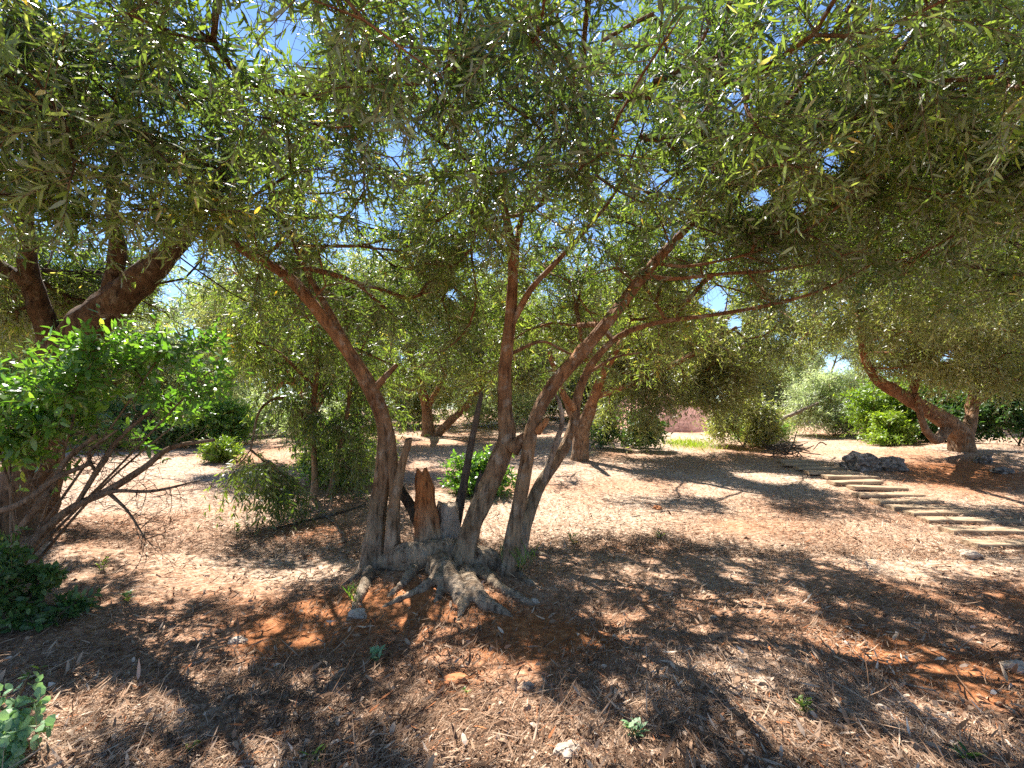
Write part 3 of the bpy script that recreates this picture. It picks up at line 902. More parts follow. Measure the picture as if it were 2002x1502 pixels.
chains += [(q[0] - [0, 0, .006], q[1] * .70) for q in map(rt, (
    [(900, 1090, .10, .085), (882, 1115, .07, .07), (858, 1133, .05, .058), (830, 1150, .035, .048), (800, 1165, .02, .038), (765, 1180, -.005, .028), (735, 1190, -.04, .02)],
    [(905, 1100, .08, .085), (915, 1135, .05, .08), (930, 1165, .03, .078), (952, 1185, .015, .07), (978, 1196, -.01, .05), (1010, 1205, -.05, .03)],
    [(915, 1150, .03, .07), (908, 1175, .01, .05), (900, 1200, -.02, .035), (893, 1220, -.06, .02)],
    [(935, 1120, .06, .07), (965, 1145, .03, .06), (995, 1163, .01, .045), (1030, 1178, -.02, .03), (1060, 1190, -.06, .02)],
    [(830, 1095, .07, .09), (812, 1118, .04, .07), (792, 1140, .02, .05), (772, 1158, -.01, .033), (752, 1172, -.05, .02)],
    [(735, 1112, 0, .09), (790, 1110, 0, .15), (850, 1105, 0, .18), (910, 1105, 0, .17), (965, 1112, 0, .13), (1010, 1118, 0, .08)],
    [(860, 1120, 0, .15), (880, 1145, 0, .12), (895, 1165, 0, .09), (905, 1185, 0, .05)],
    [(722, 1125, .06, .08), (712, 1150, .03, .06), (700, 1175, .01, .045), (688, 1200, -.02, .03), (680, 1215, -.06, .02)],
    [(710, 1125, .03, .06), (685, 1138, .0, .04), (655, 1148, -.05, .025)],
    [(1000, 1105, .05, .065), (1018, 1130, .02, .045), (1045, 1145, -.01, .03), (1075, 1155, -.05, .02)],
    [(1015, 1080, .04, .05), (1055, 1085, .01, .035), (1100, 1095, -.04, .022)],
    [(870, 1100, .06, .09), (872, 1130, .03, .06), (862, 1158, .0, .04), (850, 1180, -.05, .025)]))]
for _p, _r in chains[:7]:
    _r[-1] *= .5; _r[-2] *= .85
fused("root_flare", chains, BARK, main, seed=40)

L_main = np.array(limbs)
_, STATS["main"] = crown(main, L_main, [((0.1, 3.5, 3.15), (3.1, 2.2, 0.85), 1.0), ((0.2, 5.2, 2.75), (2.7, 1.2, 0.85), 1.0), ((2.3, 4.4, 3.0), (1.6, 1.7, 0.9), 1.0), ((-1.6, 4.4, 2.75), (1.4, 1.2, 0.8), 1.0),
                                         ((0.6, 2.2, 2.75), (2.1, 0.8, 0.42), 1.5), ((-0.2, 5.7, 2.25), (2.5, 0.8, 0.75), 1.3), (at(650, 170, 4.3), (.7, .6, .35), 1.6), (at(760, 350, 5.4), (.7, .5, .55), 2.0), (at(1380, 40, 3.6), (.6, .6, .35), 1.4), (at(1500, 400, 5.2), (.7, .6, .45), 1.4), (at(1250, 150, 4.6), (.9, .6, .5), 1.0)],
                         2250, 6, 101, droop=.14, hang=.1, thr=-.6, leaf=(0.075, 0.0128), pairs=9, tl=(0.22, 0.46), lmat=OLIVE, bark=BARK, twig_mat=TWIG)

# ------------------------------------------------------------------ other olive trees
def olive(label, stems, ells, nclus, ntw, seed, bark=BARK_FAR, lmat=OLIVE_FAR, carry=1.2, name="olive_tree", seg=16, rough=.12, step=.06, thick=.66, **kw):
    P0, _ = px_line(stems[0])
    b = np.array([P0[0][0], P0[0][1], float(gz(P0[0][0], P0[0][1]))])
    root = thing(name, b, label, "tree", "olive trees of the grove")
    nodes = []
    for k, s in enumerate(stems):
        P, R = px_line(s)
        R = R * thick
        g = Geo()
        C, _ = tube(g, P, R, step, seg, rough, seed + k)
        g.build("trunk" if k == 0 else "limb", bark, root)
        nodes += list(C[C[:, 2] > carry][::2])
    _, STATS[label[:20]] = crown(root, np.array(nodes), ells, nclus, ntw, seed, lmat=lmat, bark=bark, **kw)
    return root


# left: thick leaning trunk behind the broad-leaved bush
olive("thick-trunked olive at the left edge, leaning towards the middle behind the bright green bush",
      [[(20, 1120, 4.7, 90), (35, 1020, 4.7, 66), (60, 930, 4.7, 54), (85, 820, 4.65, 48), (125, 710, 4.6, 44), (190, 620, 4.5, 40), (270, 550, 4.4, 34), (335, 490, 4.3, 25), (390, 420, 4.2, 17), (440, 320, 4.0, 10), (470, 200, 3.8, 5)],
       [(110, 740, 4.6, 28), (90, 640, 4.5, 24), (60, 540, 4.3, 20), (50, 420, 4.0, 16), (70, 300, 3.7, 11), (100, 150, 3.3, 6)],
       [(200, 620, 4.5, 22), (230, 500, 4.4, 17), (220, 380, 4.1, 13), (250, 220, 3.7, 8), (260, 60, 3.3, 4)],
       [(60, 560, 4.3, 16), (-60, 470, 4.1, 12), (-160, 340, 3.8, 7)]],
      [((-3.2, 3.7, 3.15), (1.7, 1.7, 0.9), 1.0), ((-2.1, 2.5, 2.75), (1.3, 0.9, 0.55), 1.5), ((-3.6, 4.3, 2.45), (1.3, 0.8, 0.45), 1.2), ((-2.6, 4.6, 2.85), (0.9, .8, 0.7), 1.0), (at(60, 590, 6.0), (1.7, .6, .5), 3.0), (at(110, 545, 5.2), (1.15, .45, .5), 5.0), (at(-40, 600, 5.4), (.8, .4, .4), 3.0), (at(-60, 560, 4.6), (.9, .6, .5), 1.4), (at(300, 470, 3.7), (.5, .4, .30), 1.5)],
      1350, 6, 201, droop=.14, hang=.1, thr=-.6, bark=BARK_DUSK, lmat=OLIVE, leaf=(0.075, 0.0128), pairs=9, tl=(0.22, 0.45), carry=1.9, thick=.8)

# right: old olive on its red mound
olive("old olive with orange forked trunk on the red mound behind the grey rocks",
      [[(1885, 935, 9.8, 44), (1885, 890, 9.8, 34), (1878, 850, 9.8, 28), (1850, 825, 9.7, 24), (1810, 800, 9.5, 20), (1760, 770, 9.2, 17), (1715, 742, 8.9, 13), (1690, 700, 8.6, 10), (1680, 630, 8.3, 8), (1650, 540, 8.0, 5)],
       [(1885, 860, 9.8, 22), (1900, 815, 9.9, 16), (1905, 770, 10, 13), (1925, 700, 10, 11), (1950, 600, 9.8, 8), (1960, 480, 9.4, 5)],
       [(1855, 835, 9.7, 16), (1830, 860, 9.5, 13), (1805, 830, 9.3, 9), (1790, 770, 9.2, 7)],
       [(1780, 780, 9.3, 12), (1800, 700, 9.2, 10), (1790, 600, 8.8, 8), (1760, 480, 8.2, 5)],
       [(1905, 790, 9.95, 11), (1970, 740, 10, 10), (2060, 660, 10, 8), (2140, 540, 9.6, 5)],
       [(1945, 640, 9.8, 8), (1860, 540, 8.6, 6), (1840, 400, 7.2, 4), (1860, 260, 6.0, 3)]],
      [((6.6, 8.2, 3.6), (2.9, 2.6, 1.5), 1.0), ((8.6, 9.6, 3.6), (2.8, 2.2, 1.9), 1.0), ((4.8, 6.6, 3.5), (1.9, 1.6, 1.15), 1.2), ((8.3, 8.6, 2.35), (1.8, 1.0, 0.8), 1.2), ((6.3, 8.4, 2.4), (1.1, 1.0, 0.6), 1.0), ((9.0, 8.8, 2.0), (1.8, 1.0, 0.5), 1.3), ((5.0, 7.6, 2.7), (1.3, 1.0, 0.6), 1.0), (at(1650, 680, 8.0), (.8, .5, .5), 3.0), (at(1740, 680, 8.4), (.8, .5, .45), 3.0), (at(1690, 715, 8.5), (.5, .4, .3), 3.0), (at(1860, 710, 8.6), (.9, .5, .4), 2.5), (at(1600, 600, 7.6), (.8, .6, .6), 1.2)],
      1750, 6, 301, thr=-.6, leaf=(0.095, 0.019), pairs=7, tl=(0.3, 0.6), carry=1.9, k=.003, shaft=.5)

# near crown in the upper right corner belongs to a tree rooted just outside the frame
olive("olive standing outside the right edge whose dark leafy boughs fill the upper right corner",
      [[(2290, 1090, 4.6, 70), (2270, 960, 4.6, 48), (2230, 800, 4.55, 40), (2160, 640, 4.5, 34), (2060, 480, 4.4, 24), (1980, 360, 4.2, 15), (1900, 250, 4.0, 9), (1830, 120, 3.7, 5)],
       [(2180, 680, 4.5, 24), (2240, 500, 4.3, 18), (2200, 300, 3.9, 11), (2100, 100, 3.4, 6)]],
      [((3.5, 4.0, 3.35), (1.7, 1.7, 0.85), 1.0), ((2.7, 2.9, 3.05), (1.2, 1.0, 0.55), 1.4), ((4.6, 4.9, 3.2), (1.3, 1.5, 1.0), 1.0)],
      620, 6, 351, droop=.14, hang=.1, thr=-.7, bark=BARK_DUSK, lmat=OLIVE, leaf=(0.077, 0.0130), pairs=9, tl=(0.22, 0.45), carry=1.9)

# back centre: forked olive beyond the clearing
olive("far olive forked at the ground beyond the clearing, seen between the middle tree's stems",
      [[(838, 870, 15, 24), (836, 830, 15, 17), (832, 790, 15, 14), (815, 730, 14.8, 11), (790, 650, 14.5, 8), (770, 560, 14, 5)],
       [(848, 855, 15, 14), (880, 825, 14.9, 11), (915, 790, 14.8, 10), (960, 720, 14.5, 8), (990, 620, 14.2, 5)],
       [(834, 800, 15, 9), (870, 730, 14.8, 8), (890, 630, 14.5, 5)]],
      [((-2.0, 14.5, 3.9), (3.0, 2.4, 2.0), 1.0), ((0.4, 14.3, 3.4), (1.6, 1.8, 1.5), 1.0), ((-3.6, 13.8, 3.0), (1.2, 1.4, 1.0), 1.0), ((-1.0, 13.6, 2.6), (2.6, 1.0, 0.9), 1.2), ((-1.3, 13.5, 1.95), (2.6, .7, .5), 1.6)],
      1500, 5, 401, leaf=(0.12, 0.024), pairs=6, tl=(0.4, 0.8), k=.004, seg=12, step=.1, carry=2.0, shaft=.5)

# behind the right stems: leaning trunk with a weeping curtain of foliage
olive("dark leaning olive close behind the middle tree's right stems, foliage weeping low",
      [[(1132, 920, 10.3, 34), (1135, 880, 10.3, 24), (1140, 840, 10.2, 20), (1160, 780, 10, 15), (1185, 720, 9.8, 12), (1230, 640, 9.5, 9), (1270, 540, 9.2, 6)],
       [(1136, 860, 10.3, 13), (1118, 810, 10.4, 11), (1090, 740, 10.5, 9), (1060, 640, 10.3, 6)],
       [(1165, 775, 10, 10), (1260, 740, 10.2, 9), (1360, 690, 10.4, 7), (1440, 640, 10.4, 5)]],
      [((1.9, 9.8, 3.3), (2.4, 1.8, 1.4), 1.0), ((3.2, 10.6, 2.9), (2.0, 1.5, 1.6), 1.2), ((2.7, 10.8, 1.55), (1.0, 0.8, 0.8), 1.3), ((4.4, 11.2, 2.0), (0.9, 0.9, 1.0), 1.1), ((4.2, 10.5, 3.0), (1.9, 1.4, 1.3), 1.0), ((2.6, 10.7, 1.9), (1.2, .8, 1.0), 1.3)],
      1500, 6, 501, leaf=(0.105, 0.021), pairs=7, tl=(0.35, 0.7), k=.003, seg=14, droop=.55, carry=1.6, shaft=.45)

# left middle: young weeping olive behind the left stem
olive("slender weeping olive left of the middle tree, leaves hanging almost to the ground",
      [[(612, 990, 6.8, 12), (616, 920, 6.8, 9), (610, 820, 6.8, 8.5), (620, 720, 6.7, 7.5), (615, 620, 6.6, 6), (600, 520, 6.4, 4)],
       [(640, 985, 6.9, 9), (660, 900, 6.9, 7), (680, 800, 6.9, 6), (690, 690, 6.8, 4.5)],
       [(612, 840, 6.8, 6), (560, 780, 6.5, 5), (510, 800, 6.2, 3.5), (490, 880, 5.9, 2.5)],
       [(618, 760, 6.75, 6), (545, 690, 6.6, 4.5), (480, 660, 6.4, 3)]],
      [((-2.4, 6.7, 1.75), (0.9, 0.7, 0.75), 1.0), ((-2.2, 6.9, 0.95), (0.85, 0.6, 0.6), 1.0), ((-2.75, 5.6, 0.45), (0.42, 0.4, 0.40), 1.8), ((-2.7, 6.4, 2.4), (1.0, 0.8, 0.6), 1.0)],
      270, 6, 601, keep_all=True, leaf=(0.085, 0.017), pairs=8, tl=(0.25, 0.5), k=.0022, droop=.75, hang=.8, down=.25, carry=0.5, lmat=OLIVE, bark=BARK, seg=10, rmax=.02)

# left back
olive("olive behind the slender weeping one, its two reddish limbs forking above the clearing",
      [[(640, 905, 11, 26), (625, 850, 11, 20), (600, 780, 10.9, 16), (570, 730, 10.8, 13), (540, 690, 10.7, 11), (510, 620, 10.5, 8), (490, 530, 10.2, 5)],
       [(592, 760, 10.8, 11), (560, 745, 10.6, 9), (530, 760, 10.4, 6), (515, 720, 10.2, 5)],
       [(615, 800, 10.9, 12), (660, 720, 11, 10), (700, 620, 11, 7), (730, 520, 10.8, 4)]],
      [((-4.4, 10.4, 3.3), (1.9, 1.5, 1.1), 1.0), ((-3.2, 10.8, 3.4), (1.4, 1.4, 1.2), 1.0), ((-5.6, 10.6, 2.6), (0.9, 1.0, 0.6), 1.0)],
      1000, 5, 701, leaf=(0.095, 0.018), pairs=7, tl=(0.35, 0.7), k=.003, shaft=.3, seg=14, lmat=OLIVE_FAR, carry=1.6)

# farther grove
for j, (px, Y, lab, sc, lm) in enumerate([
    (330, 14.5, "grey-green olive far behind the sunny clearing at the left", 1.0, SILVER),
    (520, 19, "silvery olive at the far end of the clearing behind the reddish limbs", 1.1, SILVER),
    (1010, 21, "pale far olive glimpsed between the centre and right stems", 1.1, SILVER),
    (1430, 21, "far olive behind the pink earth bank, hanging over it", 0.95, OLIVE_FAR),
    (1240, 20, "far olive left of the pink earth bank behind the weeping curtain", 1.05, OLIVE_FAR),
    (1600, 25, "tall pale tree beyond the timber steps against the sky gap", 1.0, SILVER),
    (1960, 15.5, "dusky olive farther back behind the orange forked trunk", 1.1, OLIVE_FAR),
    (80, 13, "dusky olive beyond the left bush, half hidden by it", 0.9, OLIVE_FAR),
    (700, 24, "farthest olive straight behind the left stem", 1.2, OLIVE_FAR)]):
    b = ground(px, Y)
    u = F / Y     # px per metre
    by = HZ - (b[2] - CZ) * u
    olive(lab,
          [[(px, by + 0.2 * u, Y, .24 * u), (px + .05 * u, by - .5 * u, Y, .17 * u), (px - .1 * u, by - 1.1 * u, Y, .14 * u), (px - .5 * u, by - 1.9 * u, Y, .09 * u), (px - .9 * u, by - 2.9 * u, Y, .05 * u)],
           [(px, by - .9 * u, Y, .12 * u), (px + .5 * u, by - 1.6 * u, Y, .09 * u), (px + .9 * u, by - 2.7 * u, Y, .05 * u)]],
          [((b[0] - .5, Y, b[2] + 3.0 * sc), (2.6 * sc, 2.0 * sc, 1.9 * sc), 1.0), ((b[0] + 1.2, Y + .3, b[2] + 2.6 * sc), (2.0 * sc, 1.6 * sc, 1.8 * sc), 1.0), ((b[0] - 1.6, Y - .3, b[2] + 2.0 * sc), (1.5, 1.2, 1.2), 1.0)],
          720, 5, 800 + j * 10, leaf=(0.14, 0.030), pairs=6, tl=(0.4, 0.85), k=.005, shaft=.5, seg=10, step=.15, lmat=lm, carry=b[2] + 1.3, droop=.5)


# ------------------------------------------------------------------ shrubs
def shrub(name, label, base_p, ells, nclus, ntw, seed, lmat, leaf, pairs=6, tl=(0.12, 0.25), nst=5, group=None, cat="shrub", **kw):
    root = thing(name, base_p, label, cat, group)
    r = np.random.default_rng(seed)
    g = Geo(); nodes = []
    c0 = np.mean([e[0] for e in ells], 0)
    for k in range(nst):
        e = ells[k % len(ells)]
        tip = np.array(e[0]) + nrm(r.standard_normal(3)) * np.array(e[1]) * .5
        P = [base_p + [r.normal(0, .04), r.normal(0, .04), -.05], base_p * .5 + tip * .5 + r.normal(0, .06, 3), tip]
        C, _ = tube(g, P, [.013, .009, .004], .08, 7, .08, seed + k)
        nodes += list(C[1:])
    g.build("stems", kw.pop("bark", TWIG), root)
    crown(root, np.array(nodes), ells, nclus, ntw, seed, leaf=leaf, pairs=pairs, tl=tl, lmat=lmat, bark=TWIG, crown_name="foliage", k=.0015, rmax=.02, **kw)
    return root


ROUND = (0.30, 0.50, 0.70, 0.44)
SG = "shrubs around the clearing"
# bright bush at the left
bb = at(20, 1130, 3.7); bb[2] = gz(bb[0], bb[1])
shrub("broadleaf_bush", "bright green broad-leaved bush at the left, bare twigs spreading under it", bb,
      [(at(50, 770, 3.7), (.50, .40, .28)), (at(200, 740, 3.6), (.38, .38, .36)), (at(290, 690, 3.7), (.34, .32, .20)), (at(380, 740, 3.8), (.2, .25, .26)), (at(60, 850, 3.7), (.45, .35, .26)), (at(330, 800, 3.8), (.30, .28, .18)), (at(-90, 800, 3.6), (.5, .4, .4)), (at(210, 860, 3.8), (.25, .28, .14))],
      135, 6, 901, BROAD, (0.078, 0.026), pairs=5, tl=(0.12, 0.34), nst=7, group=SG, shape=ROUND, droop=.0, ang=55, keep_all=True, thr=-.2, nscale=3)
# its bare stems sweeping over the clearing
dw = thing("dead_branch", bb + [0.02, 0, 0], "bare grey branch with fine dry twigs sweeping over the sunny clearing below the green bush", "branch")
g = Geo(); r_ = np.random.default_rng(5)
sk = []
for pts in ([(5, 1165, 3.55, 11), (60, 1070, 3.55, 9), (130, 1000, 3.6, 8), (210, 960, 3.65, 7), (280, 915, 3.7, 6), (335, 875, 3.75, 5), (420, 860, 3.8, 3)],
            [(-20, 1120, 3.5, 9), (40, 1035, 3.5, 7), (95, 960, 3.5, 6), (130, 900, 3.55, 5), (190, 850, 3.6, 4)],
            [(-40, 1010, 3.4, 7), (40, 985, 3.4, 6), (110, 935, 3.5, 5), (180, 905, 3.55, 4)],
            [(190, 970, 3.65, 5), (230, 960, 3.6, 4), (300, 960, 3.6, 3), (390, 940, 3.6, 1.6)],
            [(150, 985, 3.6, 4), (200, 905, 3.65, 5), (240, 850, 3.7, 4), (300, 800, 3.75, 3)],
            [(210, 962, 3.65, 4), (250, 1000, 3.6, 2.5), (285, 1055, 3.55, 1.5)],
            [(190, 930, 3.65, 3), (175, 885, 3.6, 3), (230, 840, 3.6, 2)]):
    P, R = px_line(pts)
    C, _ = tube(g, P, R, .04, 8, .08, len(sk))
    sk.append(C)
for k in range(160):
    C = sk[r_.integers(len(sk))]
    p = C[r_.integers(len(C) // 3, len(C))]
    d = nrm(r_.standard_normal(3) * [1, .7, .8] + [.5, 0, 0])
    L = .06 + .26 * r_.random() ** 1.5
    pts = [p, p + d * L * .5 + r_.normal(0, .02, 3), p + d * L + r_.normal(0, .03, 3)]
    tube(g, pts, [.0028, .0020, .0010], .05, 5, 0, k)
    for q in range(3):
        s = pts[1] + (pts[2] - pts[1]) * r_.random(); d2 = nrm(d + r_.standard_normal(3) * .8)
        tube(g, [s, s + d2 * .05, s + d2 * .1 + r_.normal(0, .01, 3)], [.002, .0015, .001], .05, 4, 0, k)
g.build("bare_branches", TWIG, dw)

# small dark plant at the lower left and pale round-leaved one in the corner
p = gpt(40, 1215)
shrub("broadleaf_shrub", "low dark green shrub on the ground at the left edge below the leaning trunk", p,
      [(p + [-.08, 0, .20], (.25, .22, .18)), (p + [.12, -.03, .08], (.26, .2, .08)), (p + [-.2, .05, .35], (.16, .16, .2))], 90, 5, 911, DARKL, (0.055, 0.024), pairs=4, tl=(.06, .14), nst=5, group=SG, shape=ROUND, keep_all=True, steps=.12)
p = gpt(10, 1500) + [-.02, 0, 0]
shrub("round_leaved_plant", "pale green round-leaved plant in the bottom left corner", p,
      [(p + [0.0, .0, .10], (.14, .12, .07)), (p + [-.08, .12, .18], (.10, .10, .08))], 26, 3, 912, PALEL, (0.045, 0.034), pairs=2, tl=(.03, .07), nst=4, group="weeds on the litter", cat="plant", shape=(0.30, 0.48, 0.72, 0.42), keep_all=True, ang=65, steps=.08)


def mid_shrub(name, label, px, Y, h, w, seed, lmat, leaf, n, ntw=5, d=None, extra=(), nscale=2, **kw):
    b = ground(px, Y)
    d = d or w * .7
    ells = [(b + [0, 0, h * .55], (w, d, h * .5)), (b + [w * .4, 0, h * .4], (w * .6, d * .7, h * .38)), (b + [-w * .45, .1, h * .35], (w * .55, d * .7, h * .33))] + [(b + np.array(c), s) for c, s in extra]
    return shrub(name, label, b, ells, n, ntw, seed, lmat, leaf, group=SG, keep_all=kw.pop("keep_all", True), thr=-.12, nscale=nscale, tl=(.14, .30 + .25 * h), **kw)


mid_shrub("leafy_bush", "lush green bush just behind the left stem at its foot", 665, 7.7, .85, .50, 921, BROAD, (0.075, 0.026), 150, shape=ROUND)
mid_shrub("leafy_bush", "small light green bush seen between the dark stub and the centre stem", 935, 7.2, .55, .38, 922, BROAD, (0.075, 0.03), 110, shape=ROUND)
mid_shrub("leafy_bush", "yellowish green low bush at the clearing's edge left of the weeping olive", 455, 10.2, .45, .45, 923, LIME, (0.09, 0.03), 70, shape=ROUND)
mid_shrub("hedge_bush", "dark bush at the far left edge of the clearing", 250, 12.2, 1.1, 1.5, 924, DARKL, (0.10, 0.035), 220, shape=ROUND)
mid_shrub("hedge_bush", "green bush with a few yellow shoots closing the clearing's far end", 390, 12.8, 1.2, 1.2, 925, BROAD, (0.10, 0.035), 200, shape=ROUND)
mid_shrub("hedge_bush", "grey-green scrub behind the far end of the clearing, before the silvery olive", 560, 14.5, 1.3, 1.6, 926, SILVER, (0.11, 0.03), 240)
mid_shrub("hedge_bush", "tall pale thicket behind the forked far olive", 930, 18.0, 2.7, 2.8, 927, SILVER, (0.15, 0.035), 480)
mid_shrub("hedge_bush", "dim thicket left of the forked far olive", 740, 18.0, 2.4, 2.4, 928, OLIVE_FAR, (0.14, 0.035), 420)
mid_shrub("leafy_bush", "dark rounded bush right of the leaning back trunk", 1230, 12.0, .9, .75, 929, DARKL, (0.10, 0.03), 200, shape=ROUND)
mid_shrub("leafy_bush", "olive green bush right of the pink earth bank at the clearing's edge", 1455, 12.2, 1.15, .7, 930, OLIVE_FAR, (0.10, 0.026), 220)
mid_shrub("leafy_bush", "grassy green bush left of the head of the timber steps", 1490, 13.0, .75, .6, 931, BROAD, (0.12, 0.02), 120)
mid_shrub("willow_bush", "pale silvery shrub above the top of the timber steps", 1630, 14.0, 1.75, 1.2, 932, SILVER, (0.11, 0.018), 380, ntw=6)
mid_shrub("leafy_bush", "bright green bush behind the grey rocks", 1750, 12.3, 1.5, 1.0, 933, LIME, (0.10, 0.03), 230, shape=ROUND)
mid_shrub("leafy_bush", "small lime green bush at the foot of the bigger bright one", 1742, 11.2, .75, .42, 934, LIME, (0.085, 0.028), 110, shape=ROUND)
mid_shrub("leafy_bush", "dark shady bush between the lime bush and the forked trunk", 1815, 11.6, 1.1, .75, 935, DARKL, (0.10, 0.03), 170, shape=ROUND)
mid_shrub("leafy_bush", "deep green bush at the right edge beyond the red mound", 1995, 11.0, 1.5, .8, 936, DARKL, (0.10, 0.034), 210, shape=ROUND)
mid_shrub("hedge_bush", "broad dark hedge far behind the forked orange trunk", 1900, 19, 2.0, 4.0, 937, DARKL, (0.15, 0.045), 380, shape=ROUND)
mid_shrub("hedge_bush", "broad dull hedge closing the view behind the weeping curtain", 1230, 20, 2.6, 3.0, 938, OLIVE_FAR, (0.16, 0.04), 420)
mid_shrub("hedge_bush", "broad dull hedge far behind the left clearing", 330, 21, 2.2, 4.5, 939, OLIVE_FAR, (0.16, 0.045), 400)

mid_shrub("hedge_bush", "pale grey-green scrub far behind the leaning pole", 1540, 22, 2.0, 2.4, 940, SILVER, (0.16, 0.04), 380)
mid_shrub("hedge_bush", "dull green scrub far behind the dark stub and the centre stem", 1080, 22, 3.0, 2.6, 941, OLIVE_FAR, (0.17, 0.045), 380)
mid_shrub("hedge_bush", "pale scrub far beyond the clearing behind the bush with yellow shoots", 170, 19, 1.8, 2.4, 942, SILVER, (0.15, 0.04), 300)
# sunny grass below the pink bank
r_ = np.random.default_rng(8)
c = ground(1345, 12.6)
n = 700
X = c[0] + r_.normal(0, .28, n); Yg = c[1] + r_.normal(0, .5, n)
B = np.stack([X, Yg, gz(X, Yg) - .01], -1)
LV = leaf_verts(B, UP + .5 * r_.standard_normal((n, 3)), r_.standard_normal((n, 3)), .10 + .12 * r_.random(n), np.full(n, .012), .3 * r_.standard_normal(n))
tag(leaf_mesh("grass", LV, .4 + .6 * r_.random(n), LIME), "bright sunlit grass at the foot of the pink earth bank", "grass", kind="stuff")

# ------------------------------------------------------------------ pink wall
def box_geo(geo, c, ax, ay, az, sx, sy, sz, bev=0.0, seed=0, rough=0.0, nx=1):
    """box with chamfered long edges, subdivided along x and roughened"""
    prof = [(-sy + bev, -sz), (sy - bev, -sz), (sy, -sz + bev), (sy, sz - bev), (sy - bev, sz), (-sy + bev, sz), (-sy, sz - bev), (-sy, -sz + bev)]
    xs = np.linspace(-sx, sx, nx + 1)
    V = np.array([[(x, y, z) for (y, z) in prof] for x in xs])
    V[0, :, 1:] *= .97; V[-1, :, 1:] *= .97
    if rough:
        V = V + rough * np.stack([noise(V * 7 + seed * 5, seed + k) for k in range(3)], -1)
    V = c + V[..., 0:1] * ax + V[..., 1:2] * ay + V[..., 2:3] * az
    n = nx + 1
    idx = np.arange(n * 8).reshape(n, 8)
    Q = np.stack([idx[:-1], np.roll(idx[:-1], -1, 1), np.roll(idx[1:], -1, 1), idx[1:]], -1).reshape(-1, 4)
    VV = np.vstack([V.reshape(-1, 3), V[0].mean(0)[None], V[-1].mean(0)[None]])
    a, b = n * 8, n * 8 + 1
    T = np.vstack([np.stack([np.roll(idx[0], -1), idx[0], np.full(8, a)], -1), np.stack([idx[-1], np.roll(idx[-1], -1), np.full(8, b)], -1)])
    geo.add(VV, Q, T)


EX, EY, EZ = np.eye(3)
# bank of bare pinkish earth rising behind the grove
c = ground(1325, 15.6)
nx, ny = 90, 60
U, W = np.meshgrid(np.linspace(-1, 1, nx), np.linspace(0, 1, ny))
X = c[0] + .3 + U * 2.0; Yb = c[1] + W * 5.0
prof = np.sin(np.clip(W, 0, 1) * np.pi) ** .8 * np.clip(1 - U ** 2, 0, 1) ** .6
Z = gz(X, Yb) - .12 + 1.5 * prof + .10 * prof * fbm(np.stack([X, Yb], -1) * 1.2, 91, 4)
idx = np.arange(nx * ny).reshape(ny, nx)
Q = np.stack([idx[:-1, :-1], idx[:-1, 1:], idx[1:, 1:], idx[1:, :-1]], -1).reshape(-1, 4)
tag(mesh_obj("hill", np.stack([X, Yb, Z], -1).reshape(-1, 3), [Q], PINK), "bank of bare pinkish earth behind the grove", "bank", kind="structure")

# ------------------------------------------------------------------ timber steps of the path
steps = [(1558, 906, 52), (1582, 913, 62), (1604, 920, 68), (1632, 929, 70), (1655, 938, 76), (1682, 948, 82), (1712, 960, 90), (1742, 972, 96), (1778, 985, 104), (1815, 999, 112), (1858, 1008, 124), (1905, 1022, 152), (1962, 1042, 168), (2020, 1072, 176)]
ordn = ["first", "second", "third", "fourth", "fifth", "sixth", "seventh", "eighth", "ninth", "tenth", "eleventh", "twelfth", "thirteenth", "fourteenth"]
for k, (px, py, w) in enumerate(reversed(steps)):
    p = gpt(px, py)
    hw = w / F * p[1] / 2 * 1.05
    rr = np.random.default_rng(700 + k)
    st = thing("timber_step", p + [0, 0, 0], f"weathered timber step, {ordn[k]} from the near end of the path" if k < 13 else "weathered timber step at the head of the path, farthest of all", "step", "timber steps of the path")
    a = rr.normal(0.0, .05)
    ax = np.array([math.cos(a), math.sin(a), rr.normal(0, .012)])
    ay = np.array([-math.sin(a), math.cos(a), 0])
    g = Geo()
    box_geo(g, p + [rr.normal(0, .03), .06 + rr.normal(0, .02), .014 + .02 * (k > 6)], ax, ay, EZ, hw * (1.2 + .12 * rr.normal()), .10, .026, .008, k, .006, 16)
    o = g.build("sleeper", PLANK, st, smooth=False)


# ------------------------------------------------------------------ rocks, stones
def rock(name, label, p, size, m, seed, cat="rock", group=None, sink=.25):
    bmv = []
    nu, nv = 36, 20
    u = np.linspace(0, 2 * np.pi, nu, endpoint=False); v = np.linspace(0, np.pi, nv)
    D = np.stack([np.sin(v)[:, None] * np.cos(u)[None], np.sin(v)[:, None] * np.sin(u)[None], np.cos(v)[:, None] + 0 * u[None]], -1)
    rr = 1 + .36 * fbm(D * 1.5 + seed * 3.1, seed, 5)
    cell = np.round(rr * 9) / 9
    rr = .6 * rr + .4 * cell
    V = D * rr[..., None] * np.array(size)
    V[..., 2] += size[2] * (1 - sink * 2)
    V = V + p
    idx = np.arange(nu * nv).reshape(nv, nu)
    Q = np.stack([idx[:-1], idx[1:], np.roll(idx[1:], -1, 1), np.roll(idx[:-1], -1, 1)], -1).reshape(-1, 4)
    o = mesh_obj(name, V.reshape(-1, 3), [Q], m, smooth=False)
    return tag(o, label, cat, group)


def origin_to(o, p):
    me = o.data
    n = len(me.vertices); a = np.zeros(n * 3, np.float32); me.vertices.foreach_get("co", a)
    a = a.reshape(-1, 3) - np.array(p, np.float32); me.vertices.foreach_set("co", a.ravel()); o.location = [float(x) for x in p]
    me.update()


